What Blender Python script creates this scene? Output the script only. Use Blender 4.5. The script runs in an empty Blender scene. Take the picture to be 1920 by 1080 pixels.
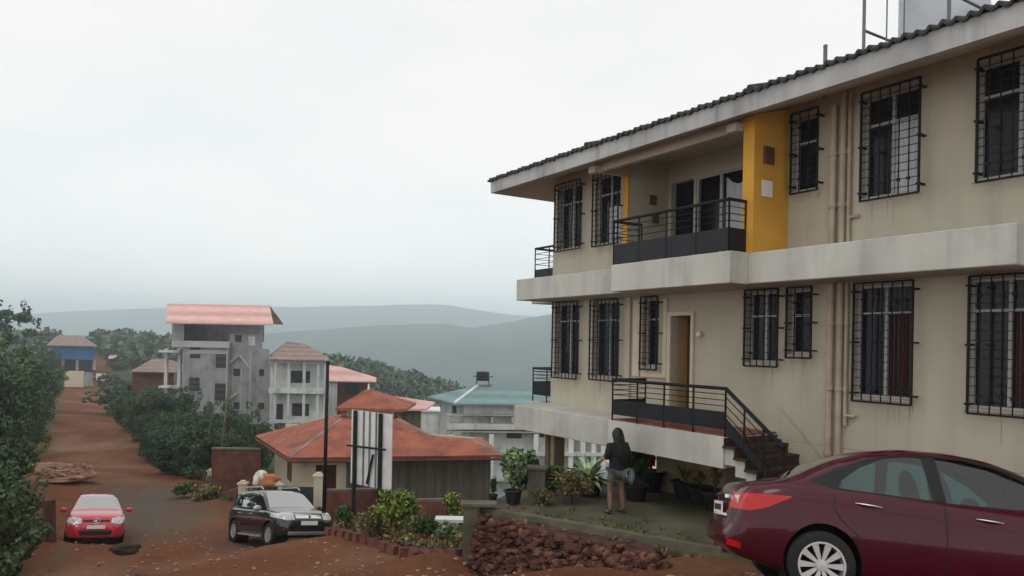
import bpy, bmesh, math, random
import numpy as np
from mathutils import Vector, Matrix, noise
sc = bpy.context.scene
COL = sc.collection
R = math.radians

# ------------------------------------------------------------------ camera, sky, sun
TH = .018
cam = bpy.data.cameras.new('camera'); co = bpy.data.objects.new('camera', cam); COL.objects.link(co)
cam.sensor_width = 36; cam.lens = 26.25; cam.shift_y = 104/1920; cam.clip_end = 30000; cam.clip_start = .1
co.matrix_world = Matrix.Rotation(R(90), 4, 'X') @ Matrix.Rotation(TH, 4, 'Z')
sc.camera = co
sc.view_settings.view_transform = 'Standard'; sc.view_settings.look = 'None'
sc.view_settings.exposure = 0; sc.view_settings.gamma = 1
try:
    sc.cycles.use_denoising = True; sc.cycles.max_bounces = 8; sc.cycles.volume_bounces = 3; sc.cycles.transparent_max_bounces = 16
    sc.cycles.sample_clamp_indirect = 4
except Exception: pass
SUN_EL, SUN_AZ = 55, 200
w = bpy.data.worlds.new('World'); sc.world = w; w.use_nodes = True
nt = w.node_tree; nt.nodes.clear()
out = nt.nodes.new('ShaderNodeOutputWorld'); bg = nt.nodes.new('ShaderNodeBackground'); bg2 = nt.nodes.new('ShaderNodeBackground')
sky = nt.nodes.new('ShaderNodeTexSky'); sky.sky_type = 'NISHITA'; sky.sun_disc = False
sky.sun_elevation = R(SUN_EL); sky.sun_rotation = R(SUN_AZ); sky.dust_density = 3
nt.links.new(sky.outputs[0], bg.inputs[0]); bg.inputs[1].default_value = .004
tc = nt.nodes.new('ShaderNodeTexCoord'); mp = nt.nodes.new('ShaderNodeMapping'); mp.inputs[3].default_value = (1.5, 1.5, 4)
nz = nt.nodes.new('ShaderNodeTexNoise'); nz.inputs['Scale'].default_value = 1.6; nz.inputs['Detail'].default_value = 4
cr = nt.nodes.new('ShaderNodeValToRGB')
cr.color_ramp.elements[0].position = .38; cr.color_ramp.elements[0].color = (.785, .80, .80, 1)
cr.color_ramp.elements[1].position = .6; cr.color_ramp.elements[1].color = (.88, .855, .825, 1)
nt.links.new(tc.outputs['Generated'], mp.inputs[0]); nt.links.new(mp.outputs[0], nz.inputs[0]); nt.links.new(nz.outputs[0], cr.inputs[0])
nt.links.new(cr.outputs[0], bg2.inputs[0])
sx = nt.nodes.new('ShaderNodeSeparateXYZ'); nt.links.new(tc.outputs['Generated'], sx.inputs[0])
def mth(op, a, b=None):
    n = nt.nodes.new('ShaderNodeMath'); n.operation = op
    for i, q in enumerate((a, b)):
        if q is None: continue
        if isinstance(q, (int, float)): n.inputs[i].default_value = q
        else: nt.links.new(q, n.inputs[i])
    return n.outputs[0]
hg = mth('POWER', 2.718, mth('MULTIPLY', mth('ABSOLUTE', sx.outputs[2]), -9.))
nt.links.new(mth('ADD', mth('MULTIPLY', hg, 1.1), 1.11), bg2.inputs[1])
ad = nt.nodes.new('ShaderNodeAddShader')
nt.links.new(bg.outputs[0], ad.inputs[0]); nt.links.new(bg2.outputs[0], ad.inputs[1]); nt.links.new(ad.outputs[0], out.inputs[0])
sl = bpy.data.lights.new('sun', 'SUN'); sl.energy = .5; sl.angle = R(20); sl.color = (1, .96, .9)
so = bpy.data.objects.new('sun', sl); COL.objects.link(so)
az = R(SUN_AZ); el = R(SUN_EL)
sd = Vector((math.sin(az)*math.cos(el), math.cos(az)*math.cos(el), math.sin(el)))
so.rotation_euler = sd.to_track_quat('Z', 'Y').to_euler()

# ------------------------------------------------------------------ helpers
def ray(px, py):
    u = (px-960)/1400; v = (644-py)/1400
    return u*math.cos(TH)-v*math.sin(TH), u*math.sin(TH)+v*math.cos(TH)
def at(px, py, Y):
    u, v = ray(px, py); return Vector((u*Y, Y, v*Y))
def atz(px, py, z):
    u, v = ray(px, py); Y = z/v; return Vector((u*Y, Y, z))

class MB:
    def __init__(s): s.v = []; s.f = []
    def add(s, vs, fs):
        n = len(s.v); s.v += [tuple(v) for v in vs]; s.f += [tuple(i+n for i in f) for f in fs]; return s
    def box(s, x0, x1, y0, y1, z0, z1, M=None):
        vs = [Vector((x, y, z)) for z in (z0, z1) for y in (y0, y1) for x in (x0, x1)]
        if M: vs = [M @ v for v in vs]
        return s.add(vs, [(0,2,3,1),(4,5,7,6),(0,1,5,4),(2,6,7,3),(0,4,6,2),(1,3,7,5)])
    def poly(s, vs): return s.add(vs, [tuple(range(len(vs)))])
    def prism(s, pts, axis, a, b):
        # extrude 2D polygon pts along an axis (0,1,2) from a to b
        def mk(p, t): l = list(p); l.insert(axis, t); return l
        n = len(pts); vs = [mk(p, a) for p in pts]+[mk(p, b) for p in pts]
        return s.add(vs, [tuple(range(n-1, -1, -1)), tuple(range(n, 2*n))]+[(i, (i+1) % n, n+(i+1) % n, n+i) for i in range(n)])
    def cyl(s, p0, p1, r0, r1=None, n=10, cap=True):
        p0 = Vector(p0); p1 = Vector(p1); r1 = r0 if r1 is None else r1
        d = (p1-p0).normalized(); a = d.orthogonal().normalized(); b = d.cross(a)
        vs = []
        for p, r in ((p0, r0), (p1, r1)):
            for i in range(n):
                t = 2*math.pi*i/n; vs.append(p+a*(math.cos(t)*r)+b*(math.sin(t)*r))
        fs = [(i, (i+1) % n, n+(i+1) % n, n+i) for i in range(n)]
        if cap: fs += [tuple(range(n-1, -1, -1)), tuple(range(n, 2*n))]
        return s.add(vs, fs)
    def tube(s, pts, r, n=8):
        for a, b in zip(pts[:-1], pts[1:]): s.cyl(a, b, r, r, n)
        return s
    def lathe(s, prof, c=(0,0,0), n=24, axis='z'):
        vs = []; c = Vector(c)
        for r, h in prof:
            for i in range(n):
                t = 2*math.pi*i/n; p = (r*math.cos(t), r*math.sin(t), h)
                if axis == 'y': p = (p[0], p[2], p[1])
                vs.append(c+Vector(p))
        fs = []
        for k in range(len(prof)-1):
            for i in range(n): fs.append((k*n+i, k*n+(i+1) % n, (k+1)*n+(i+1) % n, (k+1)*n+i))
        return s.add(vs, fs)
    def lump(s, c, r, seed=0, sub=2, amp=.25, fr=1.3, sq=(1,1,1)):
        bm = bmesh.new(); bmesh.ops.create_icosphere(bm, subdivisions=sub, radius=1)
        c = Vector(c); off = Vector((seed*3.1, seed*1.7, 0))
        for v in bm.verts:
            k = 1+amp*noise.noise(v.co*fr+off); v.co = Vector((v.co.x*sq[0], v.co.y*sq[1], v.co.z*sq[2]))*k*r+c
        bm.verts.ensure_lookup_table()
        vs = [v.co.copy() for v in bm.verts]; fs = [tuple(v.index for v in f.verts) for f in bm.faces]; bm.free()
        return s.add(vs, fs)
    def build(s, name, m, parent=None, smooth=False, fix=True, link=True):
        me = bpy.data.meshes.new(name); me.from_pydata(s.v, [], s.f); me.update()
        if fix:
            bm = bmesh.new(); bm.from_mesh(me); bmesh.ops.recalc_face_normals(bm, faces=bm.faces); bm.to_mesh(me); bm.free()
        if m: me.materials.append(m)
        if smooth: me.polygons.foreach_set('use_smooth', [True]*len(me.polygons))
        o = bpy.data.objects.new(name, me)
        if link: COL.objects.link(o)
        if parent: o.parent = parent
        return o
def tag(o, label=None, cat=None, group=None, kind=None):
    if label: o['label'] = label
    if cat: o['category'] = cat
    if group: o['group'] = group
    if kind: o['kind'] = kind
    return o
def thing(name, loc, label, cat, group=None, rz=0):
    o = bpy.data.objects.new(name, None); COL.objects.link(o); o.location = loc; o.rotation_euler = (0, 0, rz)
    o.empty_display_size = .3
    return tag(o, label, cat, group)
KIDS = {}
def copy_tree(o, parent=None):
    c = o.copy(); COL.objects.link(c); c.parent = parent
    for ch in [x for x in list(COL.objects) if x.parent == o]: copy_tree(ch, c)
    return c

def mat(name, c, rough=.8, var=.25, scale=3., c2=None, bump=0., bscale=20., metal=0., spec=.3, stretch=None, coat=0., alpha=None, detail=5, streak=0.):
    m = bpy.data.materials.new(name); m.use_nodes = True; n = m.node_tree; b = n.nodes['Principled BSDF']
    b.inputs['Roughness'].default_value = rough; b.inputs['Metallic'].default_value = metal
    b.inputs['Specular IOR Level'].default_value = spec
    if coat: b.inputs['Coat Weight'].default_value = coat; b.inputs['Coat Roughness'].default_value = .05
    if c2 is None: c2 = tuple(x*(1-var) for x in c)
    t = n.nodes.new('ShaderNodeTexCoord'); mp = n.nodes.new('ShaderNodeMapping')
    if stretch: mp.inputs[3].default_value = stretch
    no = n.nodes.new('ShaderNodeTexNoise'); no.inputs['Scale'].default_value = scale; no.inputs['Detail'].default_value = detail
    r = n.nodes.new('ShaderNodeValToRGB'); r.color_ramp.elements[0].position = .35; r.color_ramp.elements[1].position = .65
    r.color_ramp.elements[0].color = (*c2, 1); r.color_ramp.elements[1].color = (*c, 1)
    n.links.new(t.outputs['Object'], mp.inputs[0]); n.links.new(mp.outputs[0], no.inputs[0]); n.links.new(no.outputs[0], r.inputs[0])
    n.links.new(r.outputs[0], b.inputs['Base Color'])
    if streak:
        last = r.outputs[0]
        for st, sc_, lo, hi, amt in (((3.2, 3.2, .22), 1.6, .54, .76, streak), ((1.4, 1.4, .8), 1.2, .5, .7, streak), ((11, 11, .8), 1., .6, .8, streak*.6)):
            m2 = n.nodes.new('ShaderNodeMapping'); m2.inputs[3].default_value = st; m2.inputs[1].default_value = (sc_*3, 0, 0); n2 = n.nodes.new('ShaderNodeTexNoise'); n2.inputs['Scale'].default_value = sc_; n2.inputs['Detail'].default_value = 6
            r2 = n.nodes.new('ShaderNodeValToRGB'); r2.color_ramp.elements[0].position = lo; r2.color_ramp.elements[1].position = hi; r2.color_ramp.elements[0].color = (1,1,1,1); r2.color_ramp.elements[1].color = (1-amt, 1-amt*.98, 1-amt*.92, 1)
            mx = n.nodes.new('ShaderNodeMixRGB'); mx.blend_type = 'MULTIPLY'; mx.inputs[0].default_value = 1
            n.links.new(t.outputs['Object'], m2.inputs[0]); n.links.new(m2.outputs[0], n2.inputs[0]); n.links.new(n2.outputs[0], r2.inputs[0]); n.links.new(last, mx.inputs[1]); n.links.new(r2.outputs[0], mx.inputs[2]); last = mx.outputs[0]
        n.links.new(last, b.inputs['Base Color'])
    if bump:
        bn = n.nodes.new('ShaderNodeTexNoise'); bn.inputs['Scale'].default_value = bscale; bn.inputs['Detail'].default_value = 6
        bu = n.nodes.new('ShaderNodeBump'); bu.inputs['Strength'].default_value = bump; bu.inputs['Distance'].default_value = .02
        n.links.new(t.outputs['Object'], bn.inputs[0]); n.links.new(bn.outputs[0], bu.inputs['Height']); n.links.new(bu.outputs[0], b.inputs['Normal'])
    return m
def tiles(name, c, c2, axis_scale, rough=.8, stk=.08):
    # roof covering with courses: wave along z
    m = mat(name, c, rough, scale=1.2, c2=c2, bump=.3, bscale=8, streak=stk)
    n = m.node_tree; b = n.nodes['Principled BSDF']; t = [x for x in n.nodes if x.type == 'TEX_COORD'][0]
    wv = n.nodes.new('ShaderNodeTexWave'); wv.bands_direction = 'Z'; wv.inputs['Scale'].default_value = axis_scale; wv.inputs['Distortion'].default_value = .6
    mx = n.nodes.new('ShaderNodeMixRGB'); mx.blend_type = 'MULTIPLY'; mx.inputs[0].default_value = .28
    src = b.inputs['Base Color'].links[0].from_socket
    n.links.new(t.outputs['Object'], wv.inputs[0]); n.links.new(src, mx.inputs[1]); n.links.new(wv.outputs[0], mx.inputs[2]); n.links.new(mx.outputs[0], b.inputs['Base Color'])
    return m
def leafmat(name, a, b_, scale=1.2):
    m = mat(name, a, .6, scale=scale, c2=b_, spec=.25, detail=3); n = m.node_tree; b = n.nodes['Principled BSDF']; r = [x for x in n.nodes if x.type == 'VALTORGB'][0]
    g = n.nodes.new('ShaderNodeNewGeometry'); r2 = n.nodes.new('ShaderNodeValToRGB'); e = r2.color_ramp.elements; e[0].color = (.55,.6,.6,1); e[1].color = (1.7,1.6,1.15,1); k = e.new(.6); k.color = (.95,1,.95,1)
    mx = n.nodes.new('ShaderNodeMixRGB'); mx.blend_type = 'MULTIPLY'; mx.inputs[0].default_value = 1
    n.links.new(g.outputs['Random Per Island'], r2.inputs[0]); n.links.new(r.outputs[0], mx.inputs[1]); n.links.new(r2.outputs[0], mx.inputs[2]); n.links.new(mx.outputs[0], b.inputs['Base Color'])
    return m
def glassmat(name, c, rough=.05, spec=.6):
    m = mat(name, c, rough, var=.1, spec=spec); return m
def seeglass(name, tint, mixv=.75):
    m = bpy.data.materials.new(name); m.use_nodes = True; n = m.node_tree; n.nodes.clear()
    o = n.nodes.new('ShaderNodeOutputMaterial'); g = n.nodes.new('ShaderNodeBsdfGlossy'); g.inputs['Roughness'].default_value = .02
    t = n.nodes.new('ShaderNodeBsdfTransparent'); t.inputs[0].default_value = (*tint, 1); fr = n.nodes.new('ShaderNodeFresnel'); fr.inputs[0].default_value = 1.5
    ma = n.nodes.new('ShaderNodeMath'); ma.operation = 'MULTIPLY_ADD'; ma.inputs[1].default_value = .9; ma.inputs[2].default_value = 1-mixv-.2
    mx = n.nodes.new('ShaderNodeMixShader'); n.links.new(fr.outputs[0], ma.inputs[0]); n.links.new(ma.outputs[0], mx.inputs[0]); n.links.new(t.outputs[0], mx.inputs[1]); n.links.new(g.outputs[0], mx.inputs[2]); n.links.new(mx.outputs[0], o.inputs[0])
    return m

M = dict(
 wall=mat('cream_render', (.48, .44, .35), .9, scale=1.1, c2=(.425, .388, .305), streak=.10, bump=.15, bscale=30, stretch=(1, 1, .45)),
 slab=mat('weathered_white_paint', (.55, .545, .495), .85, scale=1.0, c2=(.45, .44, .40), streak=.17, bump=.15, bscale=25, stretch=(1.2, 1, .7)),
 yellow=mat('ochre_paint', (.64, .34, .05), .85, scale=1.5, c2=(.56, .29, .045)),
 yellowd=mat('tan_paint', (.50, .36, .20), .9, var=.12),
 midgrey=mat('mid_grey_block', (.37, .37, .38), .95, scale=.5, c2=(.29, .29, .30), streak=.2),
 plinth=mat('brown_plinth', (.34, .27, .17), .95, scale=2, c2=(.24, .19, .12), bump=.3),
 soffit=mat('soffit_paint', (.50, .42, .33), .9, scale=.8, var=.15),
 black=mat('black_iron', (.012, .012, .015), .6, var=.2, spec=.2),
 darkpanel=mat('dark_railing_panel', (.014, .015, .02), .45, var=.3, spec=.25),
 alu=mat('aluminium_frame', (.42, .42, .42), .5, var=.15),
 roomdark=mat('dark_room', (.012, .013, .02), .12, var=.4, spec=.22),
 paleglass=mat('painted_sky_glass_and_curtain', (.58, .61, .66), .4, var=.25, scale=5, stretch=(6, 1, .6)),  # sky reflection put into the colour for window panes; also the balcony curtain
 curtain=mat('maroon_curtain', (.09, .025, .02), .9, c2=(.045, .012, .01), scale=4, stretch=(9, 1, .3)),
 wood=mat('brown_door_wood', (.14, .07, .03), .6, var=.4, scale=3, stretch=(8, 1, .5)),
 cream=mat('cream_trim', (.62, .54, .40), .85, var=.12),
 stair=mat('dark_red_granite_steps', (.055, .03, .025), .5, var=.4, scale=8),
 redfloor=mat('red_oxide_floor', (.22, .06, .04), .5, var=.3),
 pipe=mat('painted_drainpipe', (.44, .36, .27), .7, var=.2, scale=4),
 fascia=mat('grey_fascia', (.46, .46, .45), .85, scale=1.5, c2=(.36, .36, .355), streak=.35),
 roofdark=mat('charcoal_roof_tiles', (.05, .05, .052), .8, var=.4, scale=3),
 tank=mat('white_plastic_tank', (.50, .52, .56), .5, var=.1),
 steel=mat('painted_steel', (.16, .16, .17), .5, var=.2),
 redtile=tiles('red_roof_tiles', (.45, .135, .08), (.27, .085, .055), 5.5, stk=.3),
 pinkroof=tiles('pink_sheet_roof', (.78, .47, .42), (.70, .41, .37), .3),
 brownroof=tiles('faded_brown_roof', (.34, .24, .21), (.26, .19, .17), .8),
 greenroof=tiles('green_sheet_roof', (.22, .33, .33), (.18, .28, .28), .6),
 greyconc=mat('bare_grey_block', (.34, .335, .335), .95, scale=.5, c2=(.255, .255, .26), streak=.3, bump=.3, bscale=4),
 greyconc2=mat('pale_grey_concrete', (.42, .42, .41), .95, scale=.5, c2=(.32, .32, .32)),
 white=mat('white_wall_paint', (.62, .63, .61), .9, scale=.35, c2=(.49, .50, .49), streak=.3),
 bluewall=mat('blue_wall_paint', (.03, .15, .38), .8, var=.2, scale=.4),
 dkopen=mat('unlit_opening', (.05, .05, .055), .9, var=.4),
 sheetwall=mat('grey_brown_corrugated_sheet', (.155, .135, .10), .8, scale=1.2, c2=(.10, .088, .068), stretch=(5, 5, .2)),
 laterite=mat('laterite_block', (.17, .062, .045), .95, scale=2.5, c2=(.09, .035, .03), bump=.6, bscale=9),
 rubble=mat('laterite_rubble', (.125, .050, .038), .95, scale=5, c2=(.045, .022, .020), bump=.8, bscale=14),
 rubbleb=mat('laterite_rubble_pale', (.22, .105, .07), .95, scale=5, c2=(.10, .045, .032), bump=.8, bscale=14),
 concrete=mat('mossy_concrete', (.15, .135, .10), .95, scale=2.5, c2=(.09, .085, .06), bump=.4),
 patio=mat('mossy_paving', (.135, .115, .085), .9, scale=1.1, c2=(.06, .068, .036), bump=.4, bscale=10),
 pot=mat('black_plastic_pot', (.022, .022, .025), .55, var=.3),
 soil=mat('soil', (.04, .025, .015), 1, var=.3),
 bark=mat('bark', (.09, .07, .05), .95, var=.4, scale=5, bump=.5),
 leafA=leafmat('dark_tree_leaves', (.08, .13, .075), (.034, .064, .04), .35),
 leafB=leafmat('mid_tree_leaves', (.10, .145, .07), (.04, .07, .04), .5),
 leafF=leafmat('distant_tree_leaves', (.10, .14, .085), (.05, .075, .055), .08),
 leafY=leafmat('yellow_green_leaves', (.25, .30, .07), (.10, .15, .04), 3),
 leafD=leafmat('dry_olive_leaves', (.20, .16, .07), (.11, .095, .045), 3),
 leafP=leafmat('pale_variegated_leaves', (.26, .33, .20), (.10, .16, .08), 4),
 leafG=leafmat('garden_green_leaves', (.07, .13, .04), (.03, .06, .022), 3),
 agave=leafmat('pale_striped_blades', (.42, .48, .36), (.12, .20, .10), 6),
 redleaf=leafmat('red_flower', (.42, .05, .03), (.30, .04, .03), 3),
 ochreleaf=leafmat('yellow_brown_plant', (.30, .22, .06), (.16, .12, .04), 5),
 tarp_o=mat('orange_cloth', (.50, .20, .08), .85, var=.35, scale=3),
 tarp_w=mat('white_cloth', (.65, .60, .55), .85, var=.2, scale=3),
 gate=mat('dark_green_sheet_gate', (.02, .05, .045), .6, var=.3),
 boardw=mat('white_sheet_panel', (.76, .75, .74), .6, scale=2, c2=(.62, .62, .61)),
 boardd=mat('grey_steel_rib', (.20, .205, .21), .6, var=.3),
)

# ------------------------------------------------------------------ terrain
CP = []   # control points of the ground surface
def cp(px, py, Y): p = at(px, py, Y); CP.append(tuple(p))
CP += [(0,0,-1.6), (2.87,6.9,-2.31), (5.42,6.6,-2.43), (3.05,8.5,-2.6), (5.6,8.3,-2.7), (3.2,9.7,-2.9),
       (-6,-6,-1.5), (6,-6,-.9), (-10,0,-2.6), (9,3,-1.6), (9,8,-2.6), (2,13.6,-3.9), (4,15.5,-3.9), (7,14,-3.8), (5,19,-4.3), (1,20,-5.0), (9,24,-6)]
for a in [(300,1080,17.5),(600,1080,15),(900,1080,13),(0,1080,19),(885,1046,13.1),(1050,1056,11.7),(1250,1068,10.35),(512,1024,21.6),(604,1022,22.6),(443,1012,24.2),(540,1008,25.4),(130,1020,22.6),(225,1021,23.2),(190,1003,26),(70,1010,21),(300,940,33),(120,905,36),(200,870,48),(200,800,75),(170,760,107),
          (160,732,150),(480,925,31),(430,945,29),(620,1002,21.5),(740,1012,18.5),(865,1046,13.9),(640,960,27),(740,965,26),(30,900,34),(420,900,40),(330,860,52),(-200,1000,24),(-300,900,40),
          (40,840,60),(0,760,100),(260,790,75),(400,800,74),(140,704,168),(200,700,170),(260,690,160),(560,800,74),(300,652,240),(250,648,300),(20,652,240),(-400,650,250),
          (620,694,180),(700,700,200),(860,742,210)]: cp(*a)
CP += [(0,32,-8.8),(8,40,-12),(4,62,-16),(16,62,-17),(-8,45,-9.5),(30,60,-22),(30,20,-7),(60,100,-45),(0,120,-30),(-10,250,-45),(60,250,-80),(-200,500,-15),(0,500,-90),(200,500,-110),(-400,400,5),(-600,900,-20),(0,1000,-120),(500,1000,-130),(400,200,-120),(-300,0,5),(300,0,-20),(-60,20,-5),(-100,100,-3),(700,500,-150)]
for px_, py_, dn in ((1300,1026,.07),(1360,1038,.05),(1430,1052,.05),(1500,1066,.05)):
    q_ = atz(px_, py_, -2.96); CP.append((q_.x-.12, q_.y-.28, -2.96-dn))
P = np.array(CP, float)
S0 = 14.
def phi(r): return np.sqrt(r*r+.5)
n_ = len(P)
D = phi(np.hypot(P[:,None,0]-P[None,:,0], P[:,None,1]-P[None,:,1]))
A = np.zeros((n_+3, n_+3)); A[:n_,:n_] = D+np.eye(n_)*(-.02); A[:n_,n_] = 1; A[:n_,n_+1:] = P[:,:2]; A[n_:,:n_] = A[:n_,n_:].T
SOL = np.linalg.solve(A, np.concatenate([P[:,2], [0,0,0]]))
def H(X, Y):
    X = np.asarray(X, float); Y = np.asarray(Y, float)
    r = phi(np.hypot(X[...,None]-P[:,0], Y[...,None]-P[:,1]))
    return r @ SOL[:n_] + SOL[n_] + SOL[n_+1]*X + SOL[n_+2]*Y
def h1(x, y): return float(H(x, y))
def road_c(Y): return np.interp(Y, [15, 22, 33, 55, 107, 150, 200], [-9, -12, -17.3, -30, -60, -85, -112])

def grid_terrain():
    ts = np.linspace(0, 1, 330); Ys = -12+ 30*ts + 1180*ts**5.2
    us = np.linspace(-1, 1, 360); V = []
    Xs0 = []
    for Y in Ys:
        wdt = max(16, 1.35*abs(Y)+14)
        c = -.18*max(Y, 0)*(1 if Y < 300 else 300/Y)
        Xs0.append(c + np.sign(us)*np.abs(us)**1.15*wdt)
    X = np.array(Xs0); Y = np.repeat(Ys[:,None], len(us), 1)
    Z = H(X, Y)
    vs = []; 
    mask = []
    for i in range(X.shape[0]):
        for j in range(X.shape[1]):
            x, y = X[i,j], Y[i,j]
            a = noise.noise(Vector((x*.9, y*.9, 0)))*.045 + noise.noise(Vector((x*2.6, y*2.6, 3)))*.025 + noise.noise(Vector((x*.25, y*.25, 7)))*.09
            if y < 40: a += noise.noise(Vector((x*7, y*7, 1)))*.012
            vs.append((x, y, Z[i,j]+a-.03))
            # surface kind: 0 bare red earth ... 1 grass/vegetation ; second channel grey gravel
            hw = np.interp(y, [15, 25, 40, 60, 150], [9.5, 7.5, 4.8, 4.2, 4.4])
            d = abs(x-road_c(y))-hw + noise.noise(Vector((x*.3, y*.3, 9)))*2.2
            g = 0. if y < 15 else min(1, max(0, d/1.2+.2))
            if x > road_c(y) and y < 21: g *= .0
            if y < 26 and x > -14 and x < 0: g *= .25
            cx = road_c(y)+1.6; gr = max(0, 1-((x-cx)/3.2)**2-((y-31)/9.)**2 + noise.noise(Vector((x*.5, y*.5, 4)))*.5)
            gr = max(gr, max(0, .9-((x+6.5)/3.5)**2-((y-24)/4.)**2))*.62
            if y < 70:
                dr_ = abs(abs(x-road_c(y)-.6+math.sin(y*.11)*.8)-.85); rut = max(0, 1-dr_/.28)*(.6+.6*noise.noise(Vector((x*.7, y*.2, 2))))
                if y > 16: a -= .05*rut; vs[-1] = (x, y, Z[i,j]+a-.03); gr = min(1, gr+.45*rut)
            pl = max(0, .8-((y-60-noise.noise(Vector((x*.3,0,0)))*6)/5)**2) + max(0, .45+noise.noise(Vector((x*.22, y*.35, 12)))*1.3-.45*1.0) 
            mask.append((g, min(1, gr*1.6), min(1, pl), 1))
    nj = X.shape[1]
    fs = [(i*nj+j, i*nj+j+1, (i+1)*nj+j+1, (i+1)*nj+j) for i in range(X.shape[0]-1) for j in range(nj-1)]
    me = bpy.data.meshes.new('ground'); me.from_pydata(vs, [], fs); me.update()
    ca = me.color_attributes.new('cover', 'FLOAT_COLOR', 'POINT'); ca.data.foreach_set('color', np.array(mask, dtype=np.float32).ravel())
    me.polygons.foreach_set('use_smooth', [True]*len(me.polygons))
    m = bpy.data.materials.new('red_earth'); m.use_nodes = True; n = m.node_tree; b = n.nodes['Principled BSDF']; b.inputs['Roughness'].default_value = .95; b.inputs['Specular IOR Level'].default_value = .15
    t = n.nodes.new('ShaderNodeTexCoord')
    def ramp(scale, c1, c2, p0=.35, p1=.65, det=8, st=(1,1,1)):
        mp = n.nodes.new('ShaderNodeMapping'); mp.inputs[3].default_value = st
        no = n.nodes.new('ShaderNodeTexNoise'); no.inputs['Scale'].default_value = scale; no.inputs['Detail'].default_value = det; no.inputs['Roughness'].default_value = .65
        r = n.nodes.new('ShaderNodeValToRGB'); r.color_ramp.elements[0].position = p0; r.color_ramp.elements[1].position = p1
        r.color_ramp.elements[0].color = (*c1,1); r.color_ramp.elements[1].color = (*c2,1)
        n.links.new(t.outputs['Object'], mp.inputs[0]); n.links.new(mp.outputs[0], no.inputs[0]); n.links.new(no.outputs[0], r.inputs[0]); return r, no
    def mix(f, a, b2, fac=None):
        x = n.nodes.new('ShaderNodeMixRGB'); 
        if f is not None: n.links.new(f, x.inputs[0])
        else: x.inputs[0].default_value = fac
        n.links.new(a, x.inputs[1]); n.links.new(b2, x.inputs[2]); return x.outputs[0]
    e1, _ = ramp(.8, (.11, .038, .017), (.185, .064, .027)); e2, _ = ramp(6, (.115, .044, .020), (.215, .085, .038))
    earth = mix(None, e1.outputs[0], e2.outputs[0], .5)
    gv, _ = ramp(9, (.085, .072, .058), (.13, .11, .09)); pa, _ = ramp(5, (.20, .11, .07), (.30, .18, .115)); gs, _ = ramp(1.5, (.035, .05, .022), (.09, .10, .045))
    at_ = n.nodes.new('ShaderNodeAttribute'); at_.attribute_name = 'cover'; sp = n.nodes.new('ShaderNodeSeparateColor'); n.links.new(at_.outputs['Color'], sp.inputs[0])
    c = mix(sp.outputs[2], earth, pa.outputs[0]); c = mix(sp.outputs[1], c, gv.outputs[0]); c = mix(sp.outputs[0], c, gs.outputs[0])
    n.links.new(c, b.inputs['Base Color'])
    _, bn = ramp(5, (0,0,0), (1,1,1), det=12); bu = n.nodes.new('ShaderNodeBump'); bu.inputs['Strength'].default_value = 1; bu.inputs['Distance'].default_value = .12
    n.links.new(bn.outputs[0], bu.inputs['Height']); n.links.new(bu.outputs[0], b.inputs['Normal'])
    me.materials.append(m); o = bpy.data.objects.new('ground', me); COL.objects.link(o); o['kind'] = 'structure'
grid_terrain()

def mountains(name, D, prof, foot_z, foot_d, back, m, amp, label=None):
    xs = np.linspace(-900, 2900, 150); ps = np.interp(xs, [p[0] for p in prof], [p[1] for p in prof])
    rows = [(-.0, 1.)]; vs = []; nr = 26
    for k in range(nr):
        t = k/(nr-1)
        for x, y in zip(xs, ps):
            if t < .75:
                q = t/.75; Y = foot_d+(D-foot_d)*q; top = (644-y)/1400*D; s_ = q*q*(3-2*q)*.4+q*.6
                z = foot_z+(top-foot_z)*s_
            else:
                q = (t-.75)/.25; Y = D+back*q; z = (644-y)/1400*D*(1-q)+foot_z*q
            X = (x-960)/1400*Y
            s2 = math.sin(min(1, t/.75)*math.pi)
            z += noise.fractal(Vector((X/D*6, Y/D*4, D)), 1., 2., 5)*amp*s2*(.35+.65*(1-min(1, t/.75))) + noise.noise(Vector((X/D*30, Y/D*30, 1)))*amp*.06
            vs.append((X, Y, z))
    nj = len(xs); fs = [(i*nj+j, i*nj+j+1, (i+1)*nj+j+1, (i+1)*nj+j) for i in range(nr-1) for j in range(nj-1)]
    o = MB(); o.v = vs; o.f = fs; ob = o.build(name, m, smooth=True, fix=False); ob['kind'] = 'structure'
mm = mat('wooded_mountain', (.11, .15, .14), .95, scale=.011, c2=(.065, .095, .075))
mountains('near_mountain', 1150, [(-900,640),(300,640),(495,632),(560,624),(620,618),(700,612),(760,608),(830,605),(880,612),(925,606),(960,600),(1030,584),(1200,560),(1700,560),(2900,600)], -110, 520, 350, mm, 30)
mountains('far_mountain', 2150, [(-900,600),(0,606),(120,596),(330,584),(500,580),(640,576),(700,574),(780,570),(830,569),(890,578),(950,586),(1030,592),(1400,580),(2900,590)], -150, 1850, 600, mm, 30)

# ------------------------------------------------------------------ foliage
def leaves(mb, rng, c, rad, n, size, asp=1.0, shell=.55, droop=0.):
    c = np.array(c); rad = np.array(rad)
    d = rng.normal(size=(n,3)); d /= np.linalg.norm(d, axis=1)[:,None]
    r = shell+(1-shell)*rng.random(n)**.7
    p = c+d*rad*r[:,None]
    a = rng.normal(size=(n,3)); a += d*.3; a[:,2] -= droop; a /= np.linalg.norm(a, axis=1)[:,None]
    b = np.cross(a, d+rng.normal(size=(n,3))*.5); b /= (np.linalg.norm(b, axis=1)[:,None]+1e-6)
    s = size*(.6+.8*rng.random(n))[:,None]
    q = np.stack([p-a*s*.5*asp, p+b*s*.32, p+a*s*.5*asp, p-b*s*.32], 1).reshape(-1,3)
    k = len(mb.v); mb.v += [tuple(v) for v in q]; mb.f += [(k+4*i, k+4*i+1, k+4*i+2, k+4*i+3) for i in range(n)]
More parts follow.
